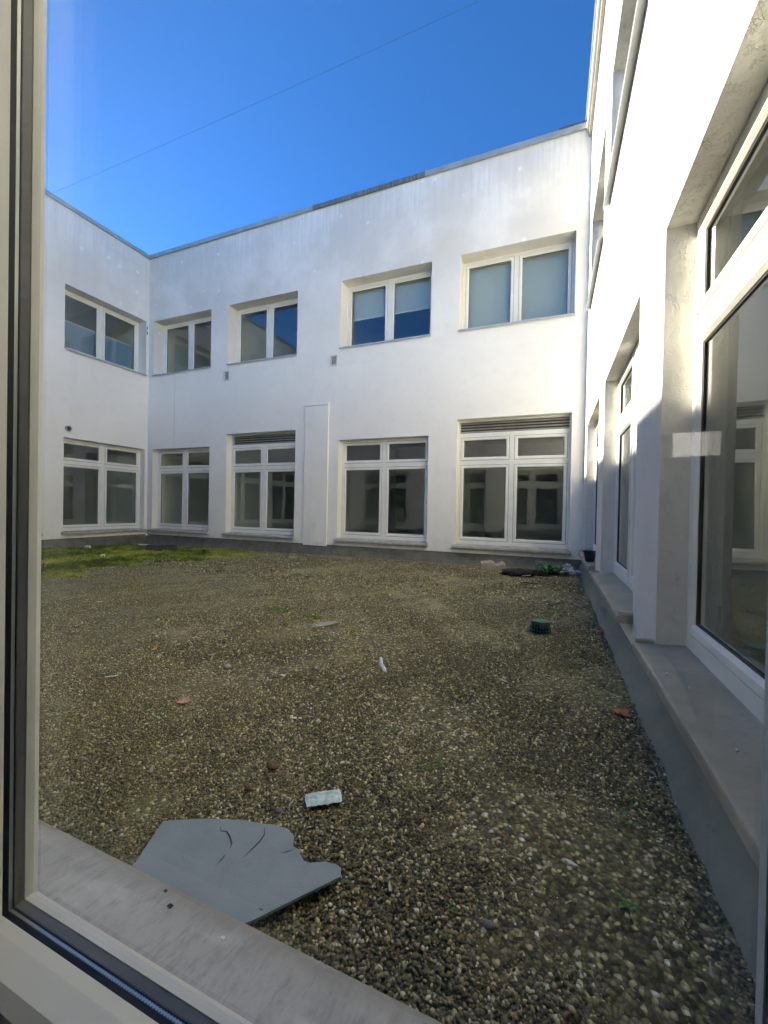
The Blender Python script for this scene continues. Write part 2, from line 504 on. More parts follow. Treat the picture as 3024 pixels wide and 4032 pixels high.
def ground(x, y): return -0.006 * y + 0.007 * x * (y / 7.7)

# ------------------------------------------------------------------ wall with openings
def wall(F, u0, u1, z0, z1, openings, mat, parent, extra=()):
    """openings: (ua, ub, za, zb, depth)"""
    us = sorted({u0, u1, *[o[0] for o in openings], *[o[1] for o in openings]})
    zs = sorted({z0, z1, *[o[2] for o in openings], *[o[3] for o in openings]})
    mb = MB()
    for i in range(len(us) - 1):
        for j in range(len(zs) - 1):
            a, b, c, d = us[i], us[i + 1], zs[j], zs[j + 1]
            mu, mz = (a + b) / 2, (c + d) / 2
            if any(o[0] < mu < o[1] and o[2] < mz < o[3] for o in openings): continue
            mb.quad(F.p(a, c, 0), F.p(b, c, 0), F.p(b, d, 0), F.p(a, d, 0))
    for (a, b, c, d, dep) in openings:
        e = -dep - 0.12
        mb.quad(F.p(a, c, 0), F.p(a, d, 0), F.p(a, d, e), F.p(a, c, e))
        mb.quad(F.p(b, d, 0), F.p(b, c, 0), F.p(b, c, e), F.p(b, d, e))
        mb.quad(F.p(a, d, 0), F.p(b, d, 0), F.p(b, d, e), F.p(a, d, e))
        mb.quad(F.p(b, c, 0), F.p(a, c, 0), F.p(a, c, e), F.p(b, c, e))
    for (a, b, c, d) in extra:
        mb.quad(F.p(a, c, 0), F.p(b, c, 0), F.p(b, d, 0), F.p(a, d, 0))
    mb.quad(F.p(u1, z0, 0), F.p(u0, z0, 0), F.p(u0, z0, -0.06), F.p(u1, z0, -0.06))
    return mb.build('wall', mat, parent)

def upstand(F, u0, u1, parent, out=0.075, seed=0):
    mb = MB()
    n = max(8, int((u1 - u0) / 0.08))
    rows = []
    for i in range(n + 1):
        u = u0 + (u1 - u0) * i / n
        w = 0.012 * noise.noise(Vector((u * 2.3, seed, 0))) + 0.008 * noise.noise(Vector((u * 9, seed, 3)))
        p0 = F.p(u, 0, 0)
        zg = ground(p0.x, p0.y)
        rows.append([F.p(u, BASE + 0.03, -0.022), F.p(u, BASE - 0.02, -0.018 + w * 0.2), F.p(u, 0.06 + w * .3, out * 0.35 + w * 0.6), F.p(u, zg + 0.004, out + w), F.p(u, zg - 0.03, out + 0.14 + w)])
    k = len(rows[0])
    vs = [p for r in rows for p in r]
    fs = [(i * k + j, i * k + j + 1, (i + 1) * k + j + 1, (i + 1) * k + j) for i in range(n) for j in range(k - 1)]
    mb.add(vs, fs)
    return mb.build('membrane_upstand', 'membrane' if F is RIGHT else 'membrane_dark', parent, smooth=True)

# ------------------------------------------------------------------ window
SASH = lambda w, d: [(0, d - 0.05), (0, d), (w * 0.70, d), (w, d - 0.016), (w, d - 0.05)]

def window(F, parent, u0, u1, z0, z1, depth, transom=None, louvre=0.0, blind=None, sill='stone', handles=True, sash_w=0.055, near=False, sill_out=0.09, glass='glass', fw=0.048):
    um = (u0 + u1) / 2
    win = empty('window', F.p(um, z0, -depth), parent)
    d = -depth
    ztop = z1 - louvre
    fb, mw = 0.075, 0.084
    mb = MB()
    F.box(mb, u0, u0 + fw, z0, ztop, d - 0.07, d)
    F.box(mb, u1 - fw, u1, z0, ztop, d - 0.07, d)
    F.box(mb, u0 + fw, u1 - fw, z0, z0 + fb, d - 0.07, d)
    F.box(mb, u0 + fw, u1 - fw, ztop - fw, ztop, d - 0.07, d)
    F.box(mb, um - mw / 2, um + mw / 2, z0 + fb, ztop - fw, d - 0.07, d)
    if transom:
        F.box(mb, u0 + fw, um - mw / 2, transom - mw / 2, transom + mw / 2, d - 0.07, d - 0.0005)
        F.box(mb, um + mw / 2, u1 - fw, transom - mw / 2, transom + mw / 2, d - 0.07, d - 0.0005)
    mb.build('frame', 'pvc', win)
    cells = []
    for (a, b) in ((u0 + fw, um - mw / 2), (um + mw / 2, u1 - fw)):
        if transom:
            cells += [(a, b, z0 + fb, transom - mw / 2), (a, b, transom + mw / 2, ztop - fw)]
        else:
            cells.append((a, b, z0 + fb, ztop - fw))
    gk = MB()
    for ci, (a, b, c, e) in enumerate(cells):
        g = 0.008
        sb = MB()
        w = sash_w
        F.ring(sb, a + g, b - g, c + g, e - g, SASH(w, d + 0.006))
        sb.build('sash', 'pvc', win)
        F.ring(gk, a - 0.002, b + 0.002, c - 0.002, e + 0.002, [(0, d - 0.03), (0, d - 0.012), (0.014, d - 0.012), (0.014, d - 0.03)])
        F.ring(gk, a + g, b - g, c + g, e - g, [(w - 0.004, d - 0.028), (w - 0.004, d - 0.0115), (w + 0.006, d - 0.0155), (w + 0.006, d - 0.028)])
        pb = MB()
        ia, ib, ic, ie = a + g + w - 0.004, b - g - w + 0.004, c + g + w - 0.004, e - g - w + 0.004
        pb.quad(F.p(ia, ic, d - 0.022), F.p(ib, ic, d - 0.022), F.p(ib, ie, d - 0.022), F.p(ia, ie, d - 0.022))
        pb.build('pane', glass, win)
    gk.build('gasket', 'joint', win)
    if handles:
        hb = MB()
        hz = z0 + (0.95 if transom else 0.6)
        F.box(hb, um + mw / 2 + 0.012, um + mw / 2 + 0.034, hz - 0.06, hz + 0.07, d - 0.085, d - 0.06)
        F.box(hb, um + mw / 2 + 0.016, um + mw / 2 + 0.03, hz - 0.06, hz + 0.065, d - 0.12, d - 0.10)
        F.box(hb, um + mw / 2 + 0.016, um + mw / 2 + 0.03, hz + 0.03, hz + 0.065, d - 0.10, d - 0.085)
        hb.build('handle', 'pvc', win)
    if louvre:
        lf = MB()
        F.ring(lf, u0, u1, ztop + 0.002, z1, [(0, d - 0.08), (0, d - 0.004), (0.03, d - 0.004), (0.03, d - 0.08)])
        F.box(lf, u0 + 0.02, u1 - 0.02, ztop + 0.02, z1 - 0.02, d - 0.10, d - 0.085)
        lf.build('louvre_frame', 'pvc', win)
        vb = MB()
        F.box(vb, u0 + 0.03, u1 - 0.03, ztop + 0.03, z1 - 0.03, d - 0.085, d - 0.07)
        vb.build('louvre_back', 'void', win)
        ns = 4
        for i in range(ns):
            za = ztop + 0.034 + (louvre - 0.066) * i / ns
            h = (louvre - 0.066) / ns
            s = MB()
            a, b = u0 + 0.032, u1 - 0.032
            pr = [(za + h * 0.08, d - 0.004), (za + h * 0.12, d + 0.002), (za + h * 0.62, d - 0.012), (za + h * 0.62, d - 0.018)]
            vs = [F.p(a, z, dd) for z, dd in pr] + [F.p(b, z, dd) for z, dd in pr]
            s.add(vs, [(0, 4, 5, 1), (1, 5, 6, 2), (2, 6, 7, 3), (3, 7, 4, 0), (0, 1, 2, 3), (7, 6, 5, 4)])
            s.build('louvre_slat', 'louvre', win)
    if blind:
        za, zb = blind
        for (a, b) in ((u0 + 0.1, um - 0.045), (um + 0.045, u1 - 0.1)):
            bb = MB()
            nn = 14
            vs, fs = [], []
            for i in range(nn + 1):
                u = a + (b - a) * i / nn
                wv = 0.004 * math.sin(i * 1.7 + a * 5)
                vs += [F.p(u, za, d - 0.13 + wv), F.p(u, zb, d - 0.12)]
            for i in range(nn): fs.append((2 * i, 2 * i + 2, 2 * i + 3, 2 * i + 1))
            bb.add(vs, fs)
            bb.build('blind', 'blind_blue' if F is LEFT else 'blind', win, smooth=True)
            rb = MB()
            zr = za if zb > z0 + (z1 - z0) * 0.8 else zb
            F.box(rb, a, b, zr - 0.012, zr + 0.012, d - 0.14, d - 0.115)
            rb.build('blind_rail', 'pvc', win)
    # sill
    sb = MB()
    if sill == 'stone':
        za = z0 + 0.006
        sl = 0.09
        zt = lambda dd: za - sl * (dd - d)
        so = sill_out
        nose = [(0.003, zt(0.003)), (so - 0.010, zt(so - 0.01)), (so - 0.002, zt(so) - 0.004), (so, zt(so) - 0.012), (so, zt(so) - 0.042), (so - 0.008, zt(so) - 0.050), (0.003, zt(so) - 0.048)]
        n = len(nose)
        vs = []
        for uu in (u0 - 0.035, u1 + 0.035):
            vs += [F.p(uu, zz, dd) for dd, zz in nose]
        sb.add(vs, [(i, n + i, n + (i + 1) % n, (i + 1) % n) for i in range(n)] + [tuple(range(n))[::-1], tuple(range(n, 2 * n))])
        sb.quad(F.p(u0 + 0.001, zt(0.003), 0.003), F.p(u1 - 0.001, zt(0.003), 0.003), F.p(u1 - 0.001, za, d - 0.01), F.p(u0 + 0.001, za, d - 0.01))
        sb.build('sill', 'stone_right' if F is RIGHT else 'stone', win)
    else:
        so = sill_out
        pr = [(d + 0.004, z0 + 0.012), (so - 0.004, z0 + 0.002), (so, z0 - 0.004), (so, z0 - 0.034), (so - 0.006, z0 - 0.034), (so - 0.006, z0 - 0.006), (d + 0.004, z0 + 0.004)]
        vs = []
        n = len(pr)
        for uu in (u0 - 0.012, u1 + 0.012):
            vs += [F.p(uu, zz, max(dd, 0.002)) for dd, zz in pr]
        sb.add(vs, [(i, n + i, n + (i + 1) % n, (i + 1) % n) for i in range(n)] + [tuple(range(n))[::-1], tuple(range(n, 2 * n))])
        F.box(sb, u0 + 0.001, u1 - 0.001, z0 + 0.001, z0 + 0.012, d - 0.01, 0.0015)
        sb.build('sill', 'metal_sill', win)
    return win

def room(F, u0, u1, z0, z1, depth, parent, mat='room', partitions=(), hole=None):
    mb = MB(); P = F.p
    a, b = -0.03, -depth
    if hole:
        ha, hb, hc, hd = hole
        for (a0, a1, c0, c1) in ((u0, ha, z0, z1), (hb, u1, z0, z1), (ha, hb, z0, hc), (ha, hb, hd, z1)):
            mb.quad(P(a0, c0, b), P(a1, c0, b), P(a1, c1, b), P(a0, c1, b))
    else:
        mb.quad(P(u0, z0, b), P(u1, z0, b), P(u1, z1, b), P(u0, z1, b))
    mb.quad(P(u0, z0, a), P(u0, z0, b), P(u0, z1, b), P(u0, z1, a))
    mb.quad(P(u1, z0, b), P(u1, z0, a), P(u1, z1, a), P(u1, z1, b))
    mb.quad(P(u0, z1, a), P(u0, z1, b), P(u1, z1, b), P(u1, z1, a))
    for pu in partitions:
        mb2 = []
        F.box(mb, pu - 0.06, pu + 0.06, z0 + 0.002, z1 - 0.002, b + 0.002, -0.37)
    mb.build('room_wall', mat, parent)
    fb = MB()
    fb.quad(P(u0, z0, a), P(u1, z0, a), P(u1, z0, b), P(u0, z0, b))
    fb.build('room_floor', 'floor', parent)

def coping(F, breaks, parent, zc=H, hgt=0.078, dark=()):
    for i in range(len(breaks) - 1):
        mb = MB()
        F.box(mb, breaks[i] + 0.002, breaks[i + 1] - 0.002, zc, zc + hgt + (0.004 if i % 2 else 0), -0.38, 0.045)
        F.box(mb, breaks[i] + 0.002, breaks[i + 1] - 0.002, zc - 0.018, zc, 0.030, 0.045)
        mb.build('coping_piece', 'zinc_dark' if i in dark else 'zinc', parent)

def zinc_dark():
    k = NT('weathered_coping')
    p = k.pos((16, 16, 1.0))
    c = k.ramp(k.noise(p, 1.5, 4, 0.6), [(0.35, (0.07, 0.075, 0.07)), (0.65, (0.24, 0.26, 0.25))])
    k.principled(c, 0.6, 0.15)
    return k.m
MAT['zinc_dark'] = zinc_dark()

WX = [(-9.865, -7.888), (-7.344, -5.37), (-4.275, -2.282), (-1.725, 0.266)]

# ================================================================== REAR WING
rear = top(empty('rear_wing', (-4.8, 7.765, 0)), 'white rendered two-storey rear wing with four windows per floor facing the camera', 'building')
LB, LT1, LT2, UB, UT = 0.295, 2.392, 2.669, 4.355, 5.774
ops = []
for i, (a, b) in enumerate(WX):
    ops.append((a, b, LB - 0.03, LT2 if i in (1, 3) else LT1, 0.17))
    ops.append((a, b, UB, UT, 0.30))
wall(BACK, -10.056, 0.472, BASE, H, ops, 'plaster', rear)
for i, (a, b) in enumerate(WX):
    lv = 0.275 if i in (1, 3) else 0.0
    window(BACK, rear, a, b, LB, LT2 if lv else LT1, 0.17, transom=1.86, louvre=lv, sill_out=0.085)
    bl = {2: (5.09, 5.72), 3: (4.40, 5.70)}.get(i)
    window(BACK, rear, a, b, UB, UT, 0.30, blind=bl, sill='metal', sill_out=0.035)
coping(BACK, [-10.10, -7.6, -5.0, -2.45, 0.45], rear, dark=(2,))
upstand(BACK, -10.056, 0.472, rear, 0.09, 1)
# shallow pilaster box that covers a pipe chase
mb = MB()
BACK.box(mb, -5.108, -4.514, 0.11, 3.16, 0.0, 0.032)
mb.build('pilaster', 'plaster', rear, bevel=0.006)
mb = MB()
BACK.box(mb, -5.12, -4.502, 3.162, 3.20, 0.0, 0.045)
mb.build('pilaster_cap', 'plaster', rear, bevel=0.004)
for (x, z) in ((-7.364, 4.08), (-4.414, 4.106)):
    v = empty('wall_vent', (x, 7.765, z), rear)
    mb = MB()
    BACK.ring(mb, x - 0.085, x + 0.085, z - 0.11, z + 0.11, [(0, 0.0), (0, 0.02), (0.026, 0.02), (0.026, 0.0)])
    mb.build('vent_frame', 'stone_light', v)
    mb = MB()
    BACK.box(mb, x - 0.054, x + 0.054, z - 0.079, z + 0.079, 0.001, 0.005)
    for k in range(6):
        zz = z - 0.07 + k * 0.0255
        BACK.box(mb, x - 0.053, x + 0.053, zz, zz + 0.010, 0.006, 0.012)
    mb.build('vent_grille', 'louvre', v)
# hairline joint below the leftmost upper window
mb = MB()
BACK.box(mb, -9.092, -9.086, 2.45, 4.30, 0.0002, 0.0012)
mb.build('joint_bead', 'zinc', rear)
# red-brown board that lies on the coping at the right end
mb = MB()
BACK.box(mb, -0.05, 0.40, H + 0.082, H + 0.125, -0.30, 0.03)
mb.build('edge_board', 'brown_board', rear, bevel=0.004)
room(BACK, -10.0, 0.40, 0.05, 2.95, 5.0, rear, 'room', (-7.6, -4.9, -2.0))
room(BACK, -10.0, 0.40, 3.25, 6.40, 5.0, rear, 'room', (-7.6, -4.9, -2.0))
mb = MB()
BACK.box(mb, -10.0, 0.40, 6.45, 6.7, -5.2, -0.05)
mb.build('roof', 'roof', rear)

# ================================================================== LEFT WING
left = top(empty('left_wing', (-10.056, 4, 0)), 'white rendered left wing with one window above another beside the corner', 'building')
LY = [(0.90, 2.86), (3.31, 5.27), (5.726, 7.687)]
ops = []
for (a, b) in LY:
    ops += [(a, b, LB - 0.03, LT1, 0.17), (a, b, UB, UT, 0.30)]
wall(LEFT, 0.40, 7.765, BASE, H, ops, 'plaster_left', left, extra=((-4.3, 0.40, 3.1, H),))
for i, (a, b) in enumerate(LY):
    window(LEFT, left, a, b, LB, LT1, 0.17, transom=1.86, sill_out=0.085)
    window(LEFT, left, a, b, UB, UT, 0.30, blind=(4.40, 5.13) if i == 2 else None, sill='metal', sill_out=0.05)
coping(LEFT, [-4.3, -2.6, 0.0, 2.6, 5.2, 7.72], left)
upstand(LEFT, 0.40, 7.765, left, 0.10, 2)
v = empty('vent_pipe', (-10.056, 5.811, 2.597), left)
mb = MB()
n = 20
pr = [(0.062, 0.0), (0.062, 0.05), (0.046, 0.05), (0.046, -0.03)]
vs = [LEFT.p(5.811 + r * math.cos(6.2832 * i / n), 2.597 + r * math.sin(6.2832 * i / n), d) for i in range(n) for r, d in pr]
mb.add(vs, [(i * 4 + j, ((i + 1) % n) * 4 + j, ((i + 1) % n) * 4 + j + 1, i * 4 + j + 1) for i in range(n) for j in range(3)])
mb.build('pipe_collar', 'louvre', v, smooth=True)
mb = MB()
mb.add([LEFT.p(5.811 + 0.047 * math.cos(6.2832 * i / n), 2.597 + 0.047 * math.sin(6.2832 * i / n), 0.006) for i in range(n)], [tuple(range(n))])
mb.build('pipe_mouth', 'void', v)
for zz in (5.60, 5.47):
    mb = MB()
    LEFT.box(mb, 7.70, 7.716, zz - 0.04, zz + 0.04, 0.0, 0.012)
    mb.build('cable_clip', 'gasket', left)
room(LEFT, 0.45, 7.70, 0.05, 2.95, 5.0, left, 'room', (5.5, 3.1))
room(LEFT, 0.45, 7.70, 3.25, 6.40, 5.0, left, 'room', (5.5,))
mb = MB()
LEFT.box(mb, -4.3, 7.70, 6.45, 6.7, -5.2, -0.05)
mb.build('roof', 'roof', left)
# dark door and a notice panel seen through the ground-floor window
mb = MB(); LEFT.box(mb, 6.35, 6.98, 0.06, 1.55, -2.40, -2.34); mb.build('cupboard', 'door', left)
mb = MB(); LEFT.box(mb, 5.75, 5.95, 0.75, 1.45, -1.2, -1.14); mb.build('notice_panel', 'door', left)

# ================================================================== RIGHT WING
right = top(empty('right_wing', (0.472, 4, 0)), 'white roughcast right wing with sunlit upper wall and deep-set windows', 'building')
RS, RTP, RBU, RTU = 0.335, 2.325, 4.144, 5.502
RY = [(0.52, 2.338), (2.964, 4.835), (5.387, 7.22)]
ops = []
for (a, b) in RY:
    ops += [(-b, -a, RS - 0.03, RTP, 0.122), (-b, -a, RBU, RTU, 0.18)]
wall(RIGHT, -7.765, -0.30, BASE, 7.30, ops, 'plaster_right', right, extra=((-0.30, 4.3, 3.1, 7.30),))
for (a, b) in RY:
    window(RIGHT, right, -b, -a, RS, RTP, 0.122, transom=1.83, sill_out=0.09, fw=0.034, sash_w=0.046)
    window(RIGHT, right, -b, -a, RBU, RTU, 0.18, sill='metal', sill_out=0.06)
# small stone end caps on the lower sills
for (a, b) in RY:
    for uu in (-b, -a):
        mb = MB()
        s = 1 if uu == -b else -1
        RIGHT.box(mb, uu - 0.034 * s if s > 0 else uu + 0.006, uu - 0.006 if s > 0 else uu + 0.034, RS - 0.02, RS + 0.012, 0.004, 0.082)
        mb.build('sill_end_cap', 'stone', right, bevel=0.003)
# eaves: shadow gap, cream fascia, metal drip edge
mb = MB(); RIGHT.box(mb, -9.5, 4.3, 7.30, 7.40, -0.30, 0.05); mb.build('soffit_board', 'louvre', right)
mb = MB(); RIGHT.box(mb, -9.5, 4.3, 7.402, 7.56, -0.30, 0.085); mb.build('fascia_board', 'cream_board', right)
mb = MB(); RIGHT.box(mb, -9.5, 4.3, 7.562, 7.60, -0.35, 0.11); mb.build('drip_edge', 'zinc', right)
upstand(RIGHT, -7.765, -0.40, right, 0.07, 3)
room(RIGHT, -7.70, -0.45, 0.05, 2.95, 5.0, right, 'room', (-2.65, -5.1))
room(RIGHT, -7.70, -0.45, 3.25, 6.40, 5.0, right, 'room', (-2.65, -5.1))
mb = MB(); RIGHT.box(mb, -9.5, 4.3, 6.45, 6.7, -5.2, -0.05); mb.build('roof', 'roof', right)

# ================================================================== FRONT WING (the photographer stands in it)
front = top(empty('front_wing', (-4.8, 0.46, 0)), 'near wing with the white window frame and grey sill the view is taken through', 'building')
ops = []
for i, (a, b) in enumerate(WX):
    ops += [(-b, -a, LB - 0.03, LT1, 0.14)]
HF = 3.50
wall(FRONT, -0.472, 10.056, BASE, HF, ops, 'plaster_front', front)
for i, (a, b) in enumerate(WX):
    if i < 3:
        window(FRONT, front, -b, -a, LB, LT1, 0.14, transom=1.86, sill_out=0.085)
coping(FRONT, [-0.45, 2.4, 5.0, 7.6, 10.06], front, zc=HF)
room(FRONT, -2.5, 10.0, -0.25, 2.75, 4.5, front, 'room', (3.0, 6.5), hole=(-1.40, -1.03, 1.50, 1.72))
mb = MB(); FRONT.box(mb, -2.55, 10.05, 2.80, 3.1, -4.7, -0.05); mb.build('roof', 'roof', front)

mb = MB()  # unseen wall added outside the hole, its sunlit face reflected in near glass
an = math.radians(38)
bx0, by0 = 2.3, -8.2
vs = []
for (u, v) in ((-2.2, 0.0), (2.2, 0.0), (2.2, -0.3), (-2.2, -0.3)):
    for zz in (-3.3, 4.6):
        vs.append((bx0 + u * math.sin(an) - v * math.cos(an), by0 + u * math.cos(an) + v * math.sin(an), zz))
mb.add(vs, [(0, 2, 3, 1), (2, 4, 5, 3), (4, 6, 7, 5), (6, 0, 1, 7), (1, 3, 5, 7), (0, 6, 4, 2)])
mb.build('added_reflection_wall', 'plaster_front', front)

def near_window():
    """the window in front of the camera, with double glazing, seals and spacer"""
    win = empty('window', (-0.73, 0.32, LB), front)
    F = FRONT
    Y = lambda y: y - 0.46            # world y to wall depth
    def bx(mb, x0, x1, z0, z1, y0, y1): F.box(mb, -x1, -x0, z0, z1, Y(y0), Y(y1))
    x0, x1, z0, z1 = -1.725, 0.266, LB, LT1
    xm = -0.7295
    fo, fi = 0.318, 0.236
    fb = MB()
    bx(fb, x0, x0 + 0.05, z0, z1, fi, fo)
    bx(fb, x1 - 0.060, x1, z0, z1, fi, fo)
    bx(fb, x0 + 0.05, x1 - 0.060, z0, z0 + 0.085, fi, fo)
    bx(fb, x0 + 0.05, x1 - 0.060, z1 - 0.05, z1, fi, fo)
    bx(fb, xm - 0.042, xm + 0.042, z0 + 0.085, z1 - 0.05, fi, fo)
    bx(fb, x0 + 0.05, xm - 0.042, 1.83, 1.90, fi, fo - 0.001)
    bx(fb, xm + 0.042, x1 - 0.060, 1.83, 1.90, fi, fo - 0.001)
    fb.build('frame', 'pvc', win)
    W = 0.084
    for (a, b) in ((xm + 0.045, x1 - 0.063), (x0 + 0.053, xm - 0.045)):
        for (c, e) in ((z0 + 0.088, 1.827), (1.903, z1 - 0.053)):
            sb = MB()
            prof = [(0, Y(0.30)), (0, Y(fo + 0.006)), (W - 0.012, Y(fo + 0.006)), (W, Y(0.313)), (W, Y(0.304)), (W - 0.02, Y(0.304)), (W - 0.02, Y(0.281)),
                    (W, Y(0.281)), (W + 0.012, Y(0.262)), (W + 0.016, Y(0.234)), (W + 0.010, Y(0.222)), (0.0, Y(0.222))]
            F.ring(sb, -b, -a, c, e, prof)
            sb.build('sash', 'pvc_in', win)
            for nm, mt, ya, yb, ins in (('inner_seal', 'gasket', 0.2812, 0.2872, 0.0), ('spacer', 'spacer', 0.2874, 0.2922, 0.002), ('outer_seal', 'gasket2', 0.2924, 0.3038, 0.001)):
                rb = MB()
                F.ring(rb, -b, -a, c, e, [(W - 0.018, Y(ya)), (W - 0.018, Y(yb)), (W - ins, Y(yb)), (W - ins, Y(ya))])
                rb.build(nm, mt, win)
            for yy in (0.2873, 0.3010):
                pb = MB()
                q = W - 0.019
                pb.quad(F.p(-b + q, c + q, Y(yy)), F.p(-a - q, c + q, Y(yy)), F.p(-a - q, e - q, Y(yy)), F.p(-b + q, e - q, Y(yy)))
                pb.build('pane', 'glass_clear', win)
    # outside sill with rounded nose
    sb = MB()
    pr = [(0.30, 0.303), (0.34, 0.300), (0.50, 0.283), (0.530, 0.277), (0.544, 0.268), (0.549, 0.256), (0.549, 0.232), (0.30, 0.228)]
    n = len(pr)
    N = 24
    vs = [Vector((x0 + 0.002 + (x1 - x0 - 0.004) * i / N, y, z)) for i in range(N + 1) for y, z in pr]
    sb.add(vs, [(i * n + j, i * n + (j + 1) % n, (i + 1) * n + (j + 1) % n, (i + 1) * n + j) for i in range(N) for j in range(n)] + [tuple(range(n))[::-1], tuple(N * n + j for j in range(n))])
    sb.build('sill', 'near_sill', win, smooth=False)
    ib = MB()
    bx(ib, x0 - 0.05, x1 + 0.05, z0 - 0.03, z0 + 0.0, 0.02, 0.236)
    ib.build('inner_sill', 'pvc_in', win)
    # inside reveals
    rb = MB()
    bx(rb, x1, x1 + 0.3, -0.2, 2.7, 0.08, 0.236)
    bx(rb, x0 - 0.3, x0, -0.2, 2.7, 0.08, 0.236)
    bx(rb, x0, x1, -0.24, z0 - 0.031, 0.08, 0.236)
    rb.build('inner_reveal', 'room', win)
near_window()

# ================================================================== GROUND
def terrain():
    mb = MB()
    nx, ny = 106, 74
    xs = np.linspace(-10.02, 0.44, nx); ys = np.linspace(0.42, 7.73, ny)
    vs = []
    for y in ys:
        for x in xs:
            z = ground(x, y) + 0.012 * noise.noise(Vector((x * 1.1, y * 1.1, 0))) + 0.006 * noise.noise(Vector((x * 4, y * 4, 5)))
            vs.append((x, y, z))
    fs = [(j * nx + i, j * nx + i + 1, (j + 1) * nx + i + 1, (j + 1) * nx + i) for j in range(ny - 1) for i in range(nx - 1)]
    mb.add(vs, fs)
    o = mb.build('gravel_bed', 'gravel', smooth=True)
    return top(o, 'brown pebble gravel covering the flat roof of the court', None, kind='structure')
terrain()
mb = MB(); mb.quad((-300, -300, -3.4), (300, -300, -3.4), (300, 300, -3.4), (-300, 300, -3.4))
top(mb.build('ground', 'roof'), 'ground around the building', None, kind='structure')

